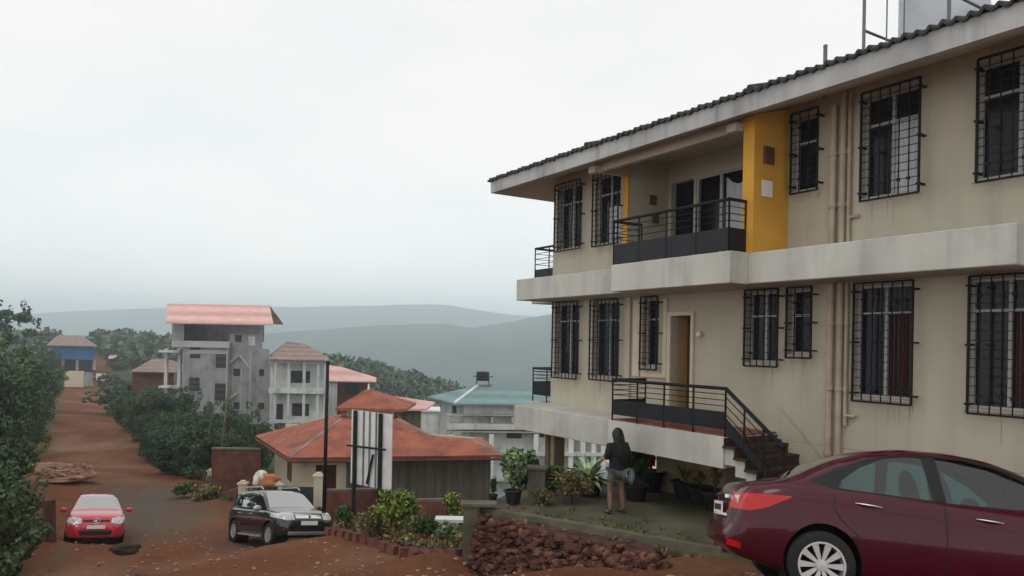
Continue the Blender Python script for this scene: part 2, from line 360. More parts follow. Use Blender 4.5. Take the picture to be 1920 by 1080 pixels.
def crown_clumps(mb, rng, h0, h1_, rad, ncl, per, size, **kw):
    for i in range(ncl):
        t = rng.random(); z = h0+(h1_-h0)*t; rr = rad*math.sqrt(max(.05, 1-(2*t-1)**2*.8))
        a = rng.random()*6.283; q = rr*math.sqrt(rng.random())*.85
        cr_ = rad*(.18+.24*rng.random()**1.5)
        leaves(mb, rng, (math.cos(a)*q, math.sin(a)*q, z), (cr_, cr_, cr_*.75), per, size, **kw)
        if i % 3 == 0:
            for k in range(3):
                a2 = rng.random()*6.283; q2 = rr*(.95+.22*rng.random()); z2 = z+rad*(.1+.4*rng.random()); c3 = rad*(.06+.08*rng.random()); leaves(mb, rng, (math.cos(a2)*q2, math.sin(a2)*q2, min(z2, h1_+rad*.5)), (c3, c3, c3*1.5), max(12, per//7), size, **kw)
def tree_meshes(seed, h, rad, ncl, per, size, base=.25, leaf='leafA', cname='crown'):
    rng = np.random.default_rng(seed); mb = MB(); crown_clumps(mb, rng, h*base+rad*.25, h-rad*.3, rad, ncl, per, size)
    tr = MB(); tr.cyl((0,0,-.4), (0,0,h*.5), h*.028, h*.015, 8)
    for i in range(6):
        a = rng.random()*6.28; z0 = h*(.2+.3*rng.random()); tr.cyl((0,0,z0), (math.cos(a)*rad*.7, math.sin(a)*rad*.7, z0+h*.3), h*.012, h*.004, 5)
    return mb, tr
def make_tree(name, label, cat, loc, seed, h, rad, ncl=26, per=150, size=.3, base=.25, leaf='leafA', group=None):
    t = thing(name, loc, label, cat, group); mb, tr = tree_meshes(seed, h, rad, ncl, per, size, base)
    mb.build('crown', M[leaf], t, fix=False); tr.build('trunk', M['bark'], t, smooth=True); return t
def gpos(px, Y, dz=0):
    x = (px-960)/1400*Y; return (x, Y, h1(x, Y)+dz)

# left row of roadside trees: px, distance, height, radius, seed, label
LT = [(-108,27,6.0,2.5,1,'dark green tree at the left frame edge, nearest of the big roadside trees'),
      (-55,33,6.7,2.6,2,'tall dark green tree behind the loose stone heap at the left frame edge'),
      (-12,42,6.7,2.4,3,'bushy green tree beside the left end of the stone heap'),
      (24,50,6.5,2.3,4,'rounded green tree next to the left road verge, just past the stone heap'),
      (42,62,7.2,2.5,5,'leafy green tree left of the road, behind the thin wooden pole'),
      (62,76,7.6,2.7,6,'green tree left of the road, two short of the blue house'),
      (76,95,8.0,2.8,7,'far green tree left of the road, just short of the blue house')]
for px, Y, h, r, s_, lb in LT:
    make_tree('roadside_tree', lb, 'tree', gpos(px, Y, -.2), s_, h, r, 60, 330, .155, .08, 'leafA' if s_ % 2 else 'leafB', 'trees along the left side of the road')
make_tree('tall_tree', 'taller tree with open crown rising above the skyline at far left', 'tree', gpos(20, 88, 0), 31, 12.4, 2.9, 13, 110, .4, .62, 'leafA')
make_tree('roadside_bush', 'dark bush in the bottom left corner of the photo', 'bush', gpos(-22, 18.5, -.3), 41, 3.0, 1.2, 34, 260, .15, .0, 'leafB', 'bushes at the left roadside')
make_tree('roadside_bush', 'tall dark bush at the left edge beside the brown stump', 'bush', gpos(-8, 22, -.3), 42, 3.3, 1.1, 30, 240, .16, .0, 'leafB', 'bushes at the left roadside')
make_tree('roadside_bush', 'small low bush left of the red car', 'bush', gpos(36, 21.5, -.2), 43, 1.0, .55, 14, 130, .11, .0, 'leafB', 'bushes at the left roadside')
RT = [(262,68,4.3,2.2,11,'small dark bush at the far end of the right verge beside the white post'),
      (292,62,5.4,2.9,12,'large dark rounded bush right of the road in front of the grey building'),
      (335,57,5.4,2.6,13,'dark green tree below the left windows of the grey building'),
      (372,50,4.4,2.6,14,'broad bush right of the road, left of the leaning pole'),
      (345,43,3.4,1.9,15,'low bush nearest the road edge, left of the leaning pole'),
      (392,41,3.5,1.6,16,'dark bush just left of the brown laterite shed'),
      (440,52,4.6,2.5,17,'green tree rising above the brown laterite shed'),
      (480,50,3.9,2.0,18,'green bush between the laterite shed and the red tiled roof'),
      (320,50,3.0,1.9,19,'small bush at the road edge under the large rounded one')]
for px, Y, h, r, s_, lb in RT:
    make_tree('verge_bush', lb, 'bush', gpos(px-6, Y, -.2), s_, h*.9, r*.88, 54, 330, .14, .0, 'leafA' if s_ % 2 else 'leafB', 'bushes along the right verge')
# far skyline trees
protoF = [make_tree('far_tree', 'x', 'tree', (0,0,0), 60+i, 7+i, 3+.5*i, 22, 60, .75, .15, 'leafF') for i in range(3)]
FT = [(196,205,'low round tree on the far ridge right of the blue house'),(212,190,'bushy tree right of the blue house roof'),(236,235,'pointed tree standing highest on the far ridge'),
      (255,180,'tree above the pale hut roof on the far slope'),(276,215,'tree on the ridge above the tan roof'),(296,150,'tree left of the grey building beside the tan roof'),
      (312,230,'tree on the ridge touching the left edge of the grey building'),(222,165,'tree just behind the pale hut roof'),(60,150,'tree behind the left roadside row under the tall tree'),
      (205,140,'dark tree on the slope below the blue house, right of the road'),(232,120,'tree right of the far road bend'),(262,105,'tree beside the tan roofed house on its road side'),
      (288,98,'dark tree in front of the tan roofed house'),(190,225,'small tree behind the blue house roof'),(82,190,'tree just left of the blue house'),(45,210,'tree on the skyline left of the blue house'),(5,180,'skyline tree at the far left edge'),
      (218,100,'dark tree on the right bank of the far road'),(240,88,'bush on the right bank beyond the white verge post')]
for i, (px, Y, lb) in enumerate(FT):
    o = protoF[i] if i < 3 else copy_tree(protoF[i % 3]); tag(o, lb, 'tree', 'trees on the far slope'); o.location = gpos(px, Y, -.5); k = (.5 if Y > 130 else .5)+.2*((i*37) % 7)/7; o.scale = (k*1.2, k*1.2, k*(1.2 if i == 2 else .8))
    o.rotation_euler[2] = i*1.3
# hillside forest, one mass
rng = np.random.default_rng(5); fm = MB()
def forest(px0, px1, Y0, Y1, n, sz):
    for i in range(n):
        px = px0+(px1-px0)*rng.random(); Y = Y0+(Y1-Y0)*rng.random(); x = (px-960)/1400*Y
        if abs(x-road_c(Y)) < 7 and Y < 200: continue
        z = h1(x, Y); r = sz*(.7+.8*rng.random()); leaves(fm, rng, (x, Y, z+r*.5), (r, r, r*.8), 26, r*.5)
forest(590, 900, 150, 215, 520, 2.2); forest(180, 345, 175, 300, 420, 3.0); forest(-120, 100, 160, 290, 260, 3.0); forest(560, 900, 95, 150, 200, 1.6)
tag(fm.build('hillside_forest', M['leafF'], fix=False), 'green wooded slope running down to the right behind the red roofed houses', 'forest', kind='stuff')

# ------------------------------------------------------------------ main building
UX = Vector((.5343, -.8453, 0)); BX = (.945, 17.87)
B = thing('apartment_building', (BX[0], BX[1], 0), 'large cream two storey building with white floor bands, yellow wall and black window grilles', 'building', rz=math.atan2(-.8453, .5343))
# local frame: x = along facade toward camera, y = into the building (-y = outward p), z up (0 = eye level)
def lb(mb, s0, s1, p0, p1, z0, z1): return mb.box(s0, s1, -p1, -p0, z0, z1)
SE = 15.; DB = 9.
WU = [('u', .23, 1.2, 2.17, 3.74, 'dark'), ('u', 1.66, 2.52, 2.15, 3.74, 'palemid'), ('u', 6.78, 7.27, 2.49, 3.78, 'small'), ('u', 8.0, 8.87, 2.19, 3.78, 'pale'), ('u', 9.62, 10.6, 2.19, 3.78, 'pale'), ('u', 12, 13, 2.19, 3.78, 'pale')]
WL = [('l', .22, 1.17, -.78, .98, 'dark'), ('l', 1.64, 2.56, -.76, .98, 'dark'), ('l', 3.27, 3.75, -.47, .98, 'small'), ('l', 5.9, 6.58, -.31, .98, 'dark'), ('l', 6.75, 7.21, -.15, .98, 'small'), ('l', 7.93, 8.82, -.76, .98, 'curtain'), ('l', 9.56, 10.5, -.80, .98, 'curtain')]
def wall_holes(mb, s0, s1, z0, z1, holes, p=0, depth=.16):
    xs = sorted({s0, s1}|{h[0] for h in holes}|{h[1] for h in holes}); zs = sorted({z0, z1}|{h[2] for h in holes}|{h[3] for h in holes})
    xs = [x for x in xs if s0 <= x <= s1]; zs = [z for z in zs if z0 <= z <= z1]
    for a, b in zip(xs[:-1], xs[1:]):
        for c, d in zip(zs[:-1], zs[1:]):
            m_ = ((a+b)/2, (c+d)/2)
            if any(h[0] < m_[0] < h[1] and h[2] < m_[1] < h[3] for h in holes): continue
            mb.poly([(a,-p,c),(b,-p,c),(b,-p,d),(a,-p,d)])
    y0 = -p; y1 = -p+depth
    for h in holes:
        a, b, c, d = h[:4]
        mb.poly([(a,y0,c),(a,y1,c),(a,y1,d),(a,y0,d)]); mb.poly([(b,y0,c),(b,y1,c),(b,y1,d),(b,y0,d)])
        mb.poly([(a,y0,c),(b,y0,c),(b,y1,c),(a,y1,c)]); mb.poly([(a,y0,d),(b,y0,d),(b,y1,d),(a,y1,d)])
inset = lambda q: (q[1]-.09, q[2]-.09, q[3]+.06, q[4]-.02)
DOOR = (4.02, 4.55, -1.37, .59)
mb = MB()
uh = [inset(q) for q in WU]; lh = [inset(q) for q in WL]+[DOOR]
wall_holes(mb, 0, 2.72, 1.3, 4.0, [h for h in uh if h[1] < 2.7]); wall_holes(mb, 6.5, SE, 1.3, 4.0, [h for h in uh if h[0] > 6.6])
wall_holes(mb, 0, SE, -1.5, 1.1, lh)
wall_holes(mb, 2.72, 6.5, 1.3, 4.0, [(2.81, 3.46, 1.51, 3.5), (3.52, 6.44, 1.51, 3.5)], p=-1.1)   # balcony back wall
mb.poly([(2.72,0,1.3),(2.72,1.1,1.3),(2.72,1.1,4),(2.72,0,4)]); mb.poly([(6.5,0,1.3),(6.5,1.1,1.3),(6.5,1.1,4),(6.5,0,4)])
mb.poly([(2.72,0,3.94),(6.5,0,3.94),(6.5,1.1,3.94),(2.72,1.1,3.94)])
# other sides
mb.poly([(0,0,-1.5),(0,DB,-1.5),(0,DB,4),(0,0,4)]); mb.poly([(SE,0,-3.4),(SE,DB,-3.4),(SE,DB,4),(SE,0,4)]); mb.poly([(0,DB,-1.5),(SE,DB,-1.5),(SE,DB,4),(0,DB,4)])
mb.build('wall', M['wall'], B, fix=False)
mb = MB(); lb(mb, 3.18, SE, -DB, -.45, -3.9, -1.98); mb.build('plinth_wall', M['plinth'], B)
mb = MB(); lb(mb, 6.6, SE, -.45, .006, -3.4, -1.505); mb.build('lower_wall', M['wall'], B)
mb = MB(); lb(mb, .3, .6, 0, .3, -4.4, -1.9); mb.build('pillar', M['plinth'], B)
mb = MB(); lb(mb, .30, .44, .302, .34, -4.4, -1.9); mb.build('pillar_casing', M['concrete'], B)
# inner dark rooms behind windows
# slabs
def slab(name, z0, z1, segs, m='slab'):
    mb = MB()
    for a, b, p0, p1 in segs: lb(mb, a, b, p0, p1, z0, z1)
    o = mb.build(name, M[m], B)
    bv = o.modifiers.new('edge', 'BEVEL'); bv.width = .012; bv.segments = 1
    return o
slab('floor_slab', 1.015, 1.505, [(-.26, 3.7, -.3, .86), (6.56, 10.42, -.3, .85), (10.42, SE, -.3, .42)])
slab('balcony_slab', 1.005, 1.51, [(3.7, 6.56, -.3, 1.28)])
slab('end_balcony_slab', 1.02, 1.50, [(-1.32, -.26, -3, -.28)])
slab('floor_slab', -2.0, -1.45, [(-.26, 3.7, -.3, .86)])
slab('end_balcony_slab', -1.98, -1.46, [(-1.32, -.26, -3, -.28)])
mb = MB(); mb.prism([(0,-.29),(SE,-.29),(SE,-8.7),(0,-8.7)], 2, 1.1, 1.3); 
mb = MB(); lb(mb, 3.7, 6.5, 0, 1.28, -1.90, -1.41); o = mb.build('landing_slab', M['slab'], B)
mb = MB(); lb(mb, 3.72, 6.5, .02, 1.2, -1.41, -1.385); mb.build('landing_floor', M['redfloor'], B)
mb = MB(); lb(mb, 0, 6.6, -DB, -.3, -1.975, -1.51); mb.build('underside_slab', M['soffit'], B)
# fin wall, pilaster
mb = MB(); mb.prism([(-.85, 1.505), (0, 1.505), (0, 3.93), (-.85, 3.70)], 0, 6.42, 6.64); mb.build('yellow_fin_wall', M['yellow'], B)
mb = MB(); lb(mb, 2.58, 2.72, .003, .05, 1.505, 3.93); mb.build('yellow_pilaster', M['yellow'], B)
mb = MB(); mb.box(6.643, 6.69, -.64, -.42, 2.95, 3.22); mb.build('meter_box', M['wood'], B)
mb = MB(); mb.box(6.643, 6.66, -.66, -.42, 2.42, 2.68); mb.build('notice_sheet', M['boardw'], B)
for p, z in ((.55, 3.0), (.62, 2.62)):
    mb = MB(); mb.box(2.723, 2.78, p, p+.16, z, z+.2); mb.build('wall_vent', M['wood'], B)
# windows
def make_window(q):
    _, s0, s1, z0, z1, kind = q
    a, b, c, d = inset(q)
    wroot = MB(); lb(wroot, a, b, -.17, -.12, c, c+.04); lb(wroot, a, b, -.17, -.12, d-.04, d); lb(wroot, a, a+.04, -.17, -.12, c+.04, d-.04); lb(wroot, b-.04, b, -.17, -.12, c+.04, d-.04)
    mid = (a+b)/2; tr = d-.42
    if kind != 'small': lb(wroot, mid-.02, mid+.02, -.165, -.115, c+.04, d-.04)
    lb(wroot, a+.04, b-.04, -.166, -.116, tr-.018, tr+.018)
    win = wroot.build('window', M['alu'], B)
    p = MB(); lb(p, a, b, -.19, -.175, c, d); p.build('pane', M['roomdark'], win)
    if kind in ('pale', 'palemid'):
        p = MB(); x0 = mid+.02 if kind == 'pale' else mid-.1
        lb(p, x0, b-.045, -.172, -.150, c+.045, tr-.02-(.25 if kind == 'palemid' else .0)); p.build('painted_sky_pane', M['paleglass'], win)  # pale panel paints the sky reflected in the right half of the glass
    if kind == 'curtain':
        p = MB(); n = 22; x0 = mid+.02; x1 = b-.04
        for i in range(n):
            u0 = x0+(x1-x0)*i/n; u1 = x0+(x1-x0)*(i+1)/n; ya = .17+.02*math.sin(i*1.9); yb = .17+.02*math.sin((i+1)*1.9)
            p.poly([(u0,ya,c+.04),(u1,yb,c+.04),(u1,yb,tr-.02),(u0,ya,tr-.02)])
        p.build('curtain', M['curtain'], win, fix=False)
    # sill with a few pale things
    p = MB(); lb(p, a-.03, b+.03, -.12, .03, c-.035, c-.002); p.build('sill', M['wall'], win)
    # grille cage
    g = MB(); P_ = .14; t = .009
    fr = .0135
    for z in (z0, z1): lb(g, s0, s1, P_-fr, P_+fr, z-fr, z+fr)
    for s in (s0, s1): lb(g, s-fr, s+fr, P_-fr, P_+fr, z0, z1)
    nv = max(3, int(round((s1-s0)/.14))); nh = int(round((z1-z0)/.115))
    for i in range(1, nv): s = s0+(s1-s0)*i/nv; lb(g, s-t*.7, s+t*.7, P_-.008, P_+.008, z0, z1)
    for j in range(1, nh):
        z = z0+(z1-z0)*j/nh; lb(g, s0, s1, P_-.014, P_-.004, z-t*.6, z+t*.6)
    for z in (z0+.12, z0+(z1-z0)*.5, z1-.12):
        for s in (s0, s1):
            lb(g, s-.02, s+.02, 0, P_, z-.012, z+.012); lb(g, s-.035, s+.035, P_, P_+.02, z-.013, z+.013)
    # ornamental collars on verticals
    for i in range(1, nv):
        s = s0+(s1-s0)*i/nv
        for z in ((z0+.22), (z1-.25)): lb(g, s-.024, s+.024, P_-.012, P_+.014, z-.02, z+.02)
    g.build('grille', M['black'], win)
for q in WU+WL: make_window(q)
st_ = mat('grime_stain', (.25, .235, .19), .95, scale=6, c2=(.36, .335, .27), stretch=(3, 1, .3))
rg_ = random.Random(9); mb = MB()
for q in WU+WL:
    for k in range(5):
        s_0 = q[1]+rg_.random()*(q[2]-q[1]); L0 = rg_.uniform(.08, .45); w0 = rg_.uniform(.004, .012)
        mb.poly([(s_0-w0,-.0025,q[3]-.02),(s_0+w0,-.0025,q[3]-.02),(s_0+w0*.2,-.0025,q[3]-L0),(s_0-w0*.2,-.0025,q[3]-L0)])
mb.build('drip_stains', st_, B, fix=False)['kind'] = 'stuff'
# surround of lower small window, door
mb = MB(); 
for a in ((2.95, 3.14, -.62, .93), (3.82, 3.92, -.62, .93), (3.2, 3.82, -.62, -.52)): lb(mb, a[0], a[1], 0.003, .05, a[2], a[3])
mb.build('window_surround', M['cream'], B)
mb = MB()
for a in ((3.93, 4.02, -1.38, .66), (4.55, 4.62, -1.38, .66), (4.02, 4.55, .59, .66)): lb(mb, a[0], a[1], 0.003, .045, a[2], a[3])
mb.build('door_frame', M['cream'], B)
mb = MB(); lb(mb, 4.02, 4.55, -.46, -.42, -1.38, .59); dr = mb.build('door', M['wood'], B)
mb = MB(); mb.cyl((4.47,.42,-.35),(4.47,.36,-.35),.03,.03,10); mb.build('door_handle', M['alu'], dr)
mb = MB(); mb.lathe([(0,0),(.05,.01),(.06,.05),(.03,.1),(0,.11)], (4.78,-.06,.18), 12); mb.build('wall_lamp', M['boardw'], B, smooth=True)
mb = MB(); mb.poly([(4.021,.16,-1.38),(4.021,.46,-1.38),(4.021,.46,.59),(4.021,.16,.59)]); mb.poly([(4.549,.16,-1.38),(4.549,.46,-1.38),(4.549,.46,.59),(4.549,.16,.59)]); mb.poly([(4.02,.16,.589),(4.55,.16,.589),(4.55,.46,.589),(4.02,.46,.589)]); mb.poly([(4.02,.0,-1.384),(4.55,.0,-1.384),(4.55,.46,-1.384),(4.02,.46,-1.384)]); mb.build('door_recess', M['yellowd'], B, fix=False)
# piers of ground floor (vertical relief)
mb = MB(); lb(mb, 2.72, 2.86, .003, .06, -1.45, 1.0); mb.build('pier', M['wall'], B)
# balcony sliding door
mb = MB(); lb(mb, 2.81, 3.46, -1.28, -1.24, 1.51, 3.5); mb.build('balcony_door', M['roomdark'], B)
f = MB()
for s in (3.55, 4.18, 4.95, 5.8, 6.42): lb(f, s-.03, s+.03, -1.16, -1.12, 1.51, 3.5)
for z in (1.53, 3.46): lb(f, 3.58, 6.39, -1.155, -1.125, z, z+.04)
sdo = f.build('sliding_door', M['alu'], B)
mb = MB(); lb(mb, 3.52, 6.44, -1.3, -1.26, 1.51, 3.5); mb.build('pane', M['roomdark'], sdo)
mb = MB(); n = 40
for i in range(n):
    u0 = 4.24+1.9*i/n; u1 = 4.24+1.9*(i+1)/n; ya = 1.21+.03*math.sin(i*1.3); yb = 1.21+.03*math.sin((i+1)*1.3); zt = 3.4-.35*math.sin(math.pi*min(1,(u0-4.24)/.7))*.5
    zt2 = 3.4-.35*math.sin(math.pi*min(1,(u1-4.24)/.7))*.5
    mb.poly([(u0,ya,1.6),(u1,yb,1.6),(u1,yb,zt2),(u0,ya,zt)])
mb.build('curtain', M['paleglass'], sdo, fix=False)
# drainpipes
for s, r in ((7.50, .05), (7.66, .045), (7.76, .028)):
    mb = MB()
    for z0, z1 in ((1.51, 3.9 if r < .05 else 3.75), (-2.35 if r > .03 else -1.15, 1.01)):
        mb.cyl((s,-.02-r,z0),(s,-.02-r,z1), r, r, 12)
    for z in (3.0, 2.2, .4, -.6, -1.6):
        if z > -1.1 or r > .03: mb.cyl((s,-.02-r,z-.03),(s,-.02-r,z+.03), r*1.35, r*1.35, 12)
    if r < .03:
        for z in (2.0, -1.0): mb.cyl((s,-.05,z),(s+.17,-.05,z),.025,.025,10)
    mb.build('drainpipe', M['pipe'], B, smooth=False)
# ac cable
mb = MB(); mb.tube([(6.6+.0, -.02, -1.0), (7.0, -.02, -1.35), (7.45, -.02, -1.8)], .006, 5); mb.build('cable', M['pipe'], B)
# railings
def rail(name, pts, zf, zt, nbars=3, panel=(.1, .46), posts=None, slope=0):
    """pts list of (s,p); zf floor z, zt top z"""
    mb = MB(); pn = MB()
    for (a, pa), (b, pb) in zip(pts[:-1], pts[1:]):
        L_ = math.hypot(b-a, pb-pa); n = max(1, int(round(L_/.72)))
        mb.cyl((a,-pa,zt),(b,-pb,zt), .028, .028, 8)
        for i in range(n+1):
            t = i/n; s = a+(b-a)*t; p = pa+(pb-pa)*t; mb.cyl((s,-p,zf-.05),(s,-p,zt), .016, .016, 6)
        hgt = zt-zf; pz1 = zf+hgt*panel[1]
        for k in range(nbars):
            z = pz1+(zt-pz1)*(k+1)/(nbars+1); mb.cyl((a,-pa,z),(b,-pb,z), .008, .008, 5)
        d = Vector((b-a, -(pb-pa), 0)).normalized(); nrm = Vector((-d.y, d.x, 0))*.006
        A0 = Vector((a,-pa,zf+hgt*panel[0])); A1 = Vector((b,-pb,zf+hgt*panel[0])); B0 = Vector((a,-pa,pz1)); B1 = Vector((b,-pb,pz1))
        pn.add([A0-nrm, A1-nrm, B1-nrm, B0-nrm, A0+nrm, A1+nrm, B1+nrm, B0+nrm], [(0,1,2,3),(7,6,5,4),(0,4,5,1),(1,5,6,2),(2,6,7,3),(3,7,4,0)])
    o = mb.build(name, M['black'], B); pn.build('panel', M['darkpanel'], o); return o
rail('balcony_railing', [(3.72, .55), (3.72, 1.24), (6.5, 1.24), (6.5, .86)], 1.51, 2.33, panel=(.02, .46))
rail('landing_railing', [(3.74, .4), (3.74, 1.22), (6.48, 1.22)], -1.385, -.65, panel=(.12, .50))
rail('end_balcony_railing', [(-.02, -.33), (-1.25, -.33), (-1.25, -2.5)], 1.50, 2.43, panel=(.05, .42))
rail('end_balcony_railing', [(-.02, -.33), (-1.25, -.33), (-1.25, -2.5)], -1.46, -.62, panel=(.2, .6))
# stairs
mb = MB(); st = MB(); NS = 9; G_, RZ = .215, .155
for i in range(NS):
    s = 6.5+i*G_; z = -1.385-(i+1)*RZ
    lb(mb, s-.01, s+G_+.02, -.0, 1.29, z-.04, z); lb(mb, s-.012, s+.008, 0, 1.27, z, z+RZ-.04)
    lb(st, s, s+G_-.002, .02, 1.24, z-.30, z-.042)
sto = st.build('staircase', M['slab'], B); mb.build('tread', M['stair'], sto)
sr = MB(); pn = MB()
a = Vector((6.48,-1.22,-.65)); b = Vector((6.48+1.1,-1.22,-.65-1.1*RZ/G_))
sr.cyl(a, b, .032, .032, 8)
for k in (.18, .36, .54): sr.cyl(a-Vector((0,0,k*.75)), b-Vector((0,0,k*.75)), .009, .009, 5)
for t in (0, .34, .67, 1):
    q = a.lerp(b, t); sr.cyl(q, q-Vector((0,0,.75)), .016, .016, 6)
for k in (-.008, .008): pn.poly([a+Vector((0,k,-.45)), a.lerp(b,.75)+Vector((0,k,-.55)), a.lerp(b,.75)+Vector((0,k,-.68)), a+Vector((0,k,-.68))])
sr = sr.build('stair_handrail', M['black'], sto); 
pn.build('stair_rail_panel', M['darkpanel'], sto)
# roof
EZ = 3.86; SL = .30; EP = 1.30; ES = -.79
mb = MB(); lb(mb, ES, SE+.8, EP-.1, EP, 3.58, EZ); mb.box(ES, ES+.1, -EP+.1, DB+1.2, 3.58, EZ); lb(mb, ES, SE+.8, -DB-1.3, -DB-1.2, 3.58, EZ)
rt = MB()
mb2 = MB(); 
# sloped soffit
mb2.add([(ES+.1,-EP+.1,3.60),(SE+.8,-EP+.1,3.60),(SE+.8,0,3.96),(0,0,3.96),(0,DB,3.96),(ES+.1,DB,3.60)], [(0,1,2,3),(0,3,4,5)])
# corrugated covering: hip roof
W2 = (DB+2*EP)/2; zr_ = EZ+.05+SL*W2
pitch = .155; nsx = int((SE+.8-ES)/pitch*8)
def rz_(s, y): # roof height
    e = min(y+EP, s-ES, (DB+EP)-y); return EZ+.04+SL*max(0, e)
rows_y = [-EP-.06]+list(np.linspace(-EP+.15, DB+EP+.06, 26))
for y in rows_y:
    for i in range(nsx+1):
        s = ES-.05+(SE+.85-ES)*i/nsx
        rt.v.append((s, y, rz_(s, y)+.032*math.sin(2*math.pi*s/pitch)+.01*math.sin(s*13)))
nj = nsx+1
rt.f = [(i*nj+j, i*nj+j+1, (i+1)*nj+j+1, (i+1)*nj+j) for i in range(len(rows_y)-1) for j in range(nsx)]
roof = rt.build('roof', M['roofdark'], B, fix=False)
sd_ = roof.modifiers.new('thick', 'SOLIDIFY'); sd_.thickness = .035; sd_.offset = -1
mb.build('fascia', M['fascia'], roof); mb2.build('soffit', M['soffit'], roof, fix=False)
for s in (2.95, 6.95):
    rc = MB(); rc.cyl((s,-EP-.06,EZ+.06),(s,-EP+1.6,EZ+.06+.48), .05, .05, 10); rc.build('ridge_cap', M['roofdark'], roof)
mb = MB(); lb(mb, 2.6, 6.42, .74, .85, 3.50, 3.68); lb(mb, 2.6, 2.7, 0, .74, 3.52, 3.72); mb.build('balcony_beam', M['soffit'], B)
for s in (2.6, 6.2): mb = MB(); lb(mb, s, s+.2, .85, 1.0, 3.47, 3.60); mb.build('beam_end', M['slab'], B)
# things on the roof
def Lw(s, p, z): v = Vector((BX[0], BX[1], 0))+UX*s; v += Vector((-.8453,-.5343,0))*p; return Vector((v.x, v.y, z))
tk = thing('water_tank', Lw(7.92, -2.2, .25), 'large pale grey plastic water tank standing on the roof at top right', 'water tank')
mb = MB(); prof = [(0, 4.7), (.62, 4.7), (.66, 4.78)]
for i in range(9): prof += [(.663, 4.85+i*.15), (.667, 4.9+i*.15), (.663, 4.95+i*.15)]
prof += [(.62, 6.25), (.25, 6.45), (.22, 6.5), (0, 6.5)]
mb.lathe(prof, n=36); mb.build('tank_body', M['tank'], tk, smooth=True)
mb = MB(); mb.cyl((0,0,6.5),(0,0,6.56),.25,.25,20); mb.build('lid', M['black'], tk)
mb = MB()
for a in range(4): x = .5*(-1)**(a//2); y = .5*(-1)**(a % 2); mb.box(x-.05, x+.05, y-.05, y+.05, 4.0, 4.66)
mb.box(-.7,.7,-.7,.7,4.62,4.7); mb.build('stand', M['greyconc'], tk)
fr = thing('roof_pipe_frame', Lw(7.3, -1.0, 0), 'dark steel pipe frame around the roof water tank', 'pipe frame')
def fpost(s, p, z0, z1, r=.028, nm='post'):
    v = Lw(s, p, 0)-Vector(fr.location); mb = MB(); mb.cyl((v.x,v.y,z0),(v.x,v.y,z1),r,r,8); mb.build(nm, M['steel'], fr)
def fbar(a, b, r=.022):
    va = Lw(*a)-Vector(fr.location); vb = Lw(*b)-Vector(fr.location); mb = MB(); mb.cyl(va, vb, r, r, 8); mb.build('crossbar', M['steel'], fr)
S1 = 7.28; S2 = 8.64
fpost(S1, -1.0, 4.5, 7.0); fpost(S2, -1.0, 4.5, 7.0); fpost(S1, -3.6, 5.2, 7.0, .018); fpost(S2, -3.6, 5.2, 7.0, .02); fpost(7.55,-1.2,4.7,7.0,.012); fpost(7.78,-1.3,4.7,7.0,.012)
fbar((S1,-1.0,5.24),(S1,-3.6,5.24)); fbar((S1,-1.0,6.3),(S2,-1.0,6.3)); fbar((S2,-1.0,5.34),(S2,-3.6,5.34)); fbar((S1,-3.6,5.24),(S2,-3.6,5.24))
vp = thing('vent_pipe', Lw(7.42, .2, 4.15), 'short grey vent pipe sticking up from the roof edge', 'pipe')
mb = MB(); mb.cyl((0,0,-.3),(0,0,.50),.03,.03,10); mb.build('pipe', M['steel'], vp); mb = MB(); mb.cyl((0,0,.50),(0,0,.53),.034,.03,10); mb.build('cap', M['steel'], vp)

# ------------------------------------------------------------------ generic houses
def wbox(mb, px0, px1, Y0, Y1, z0, z1):
    a = (px0-960)/1400; b = (px1-960)/1400
    mb.prism([(a*Y0, Y0), (b*Y0, Y0), (b*Y0+(Y1-Y0)*(a+b)/2, Y1), (a*Y0+(Y1-Y0)*(a+b)/2, Y1)], 2, z0, z1)
def front_rect(mb, px0, py0, px1, py1, Y, d=.06, off=0.):
    a = at(px0, py0, Y); b = at(px1, py1, Y); mb.box(a.x, b.x, Y-d-off, Y-off, b.z, a.z)
def loc(px, Y): x = (px-960)/1400*Y; return Vector((x, Y, 0))
def local(o):  # builder parent sits at world position; meshes are authored in world space
    return Matrix.Translation(-Vector(o.location))
def bw(mb, name, m, parent, **k):
    T = local(parent if parent.parent is None else parent.parent)
    mb.v = [tuple(T @ Vector(v)) for v in mb.v]
    return mb.build(name, m, parent, **k)
def hip(mb, corners, z, apex1, apex2, thick=.12):
    c = [Vector((x, y, z)) for x, y in corners]; a = Vector(apex1); b = Vector(apex2)
    vs = c+[a, b]+[v-Vector((0,0,thick)) for v in c]
    mb.add(vs, [(0,1,5,4),(1,2,5),(2,3,4,5),(3,0,4),(0,6,7,1),(1,7,8,2),(2,8,9,3),(3,9,6,0),(6,9,8,7)])

# grey unfinished building
Yg = 73
G = thing('unfinished_building', gpos(410, Yg+4), 'tall grey unfinished block building with pink sheet roof on open top floor', 'building')
def gz(py, px=410, Y=Yg): return at(px, py, Y).z
mb = MB(); wbox(mb, 343, 430, Yg, Yg+9, -12, gz(640)); wbox(mb, 430.3, 506, Yg+.5, Yg+9, -12, gz(655)); wbox(mb, 430.3, 492, Yg+.5, Yg+5, gz(655), gz(626)); bw(mb, 'wall', M['greyconc'], G)
mb = MB(); wbox(mb, 322, 345, Yg+1.5, Yg+8.5, gz(652), gz(600)); wbox(mb, 322, 495, Yg+6, Yg+8.5, gz(640), gz(600)); wbox(mb, 486, 492, Yg+1, Yg+1.4, gz(640), gz(602)); bw(mb, 'top_storey', M['midgrey'], G)
mb = MB(); wbox(mb, 322, 430, Yg-.3, Yg+.0, gz(652), gz(640)); wbox(mb, 352, 425, Yg-.06, Yg-.01, gz(664), gz(657)); bw(mb, 'parapet', M['greyconc2'], G)
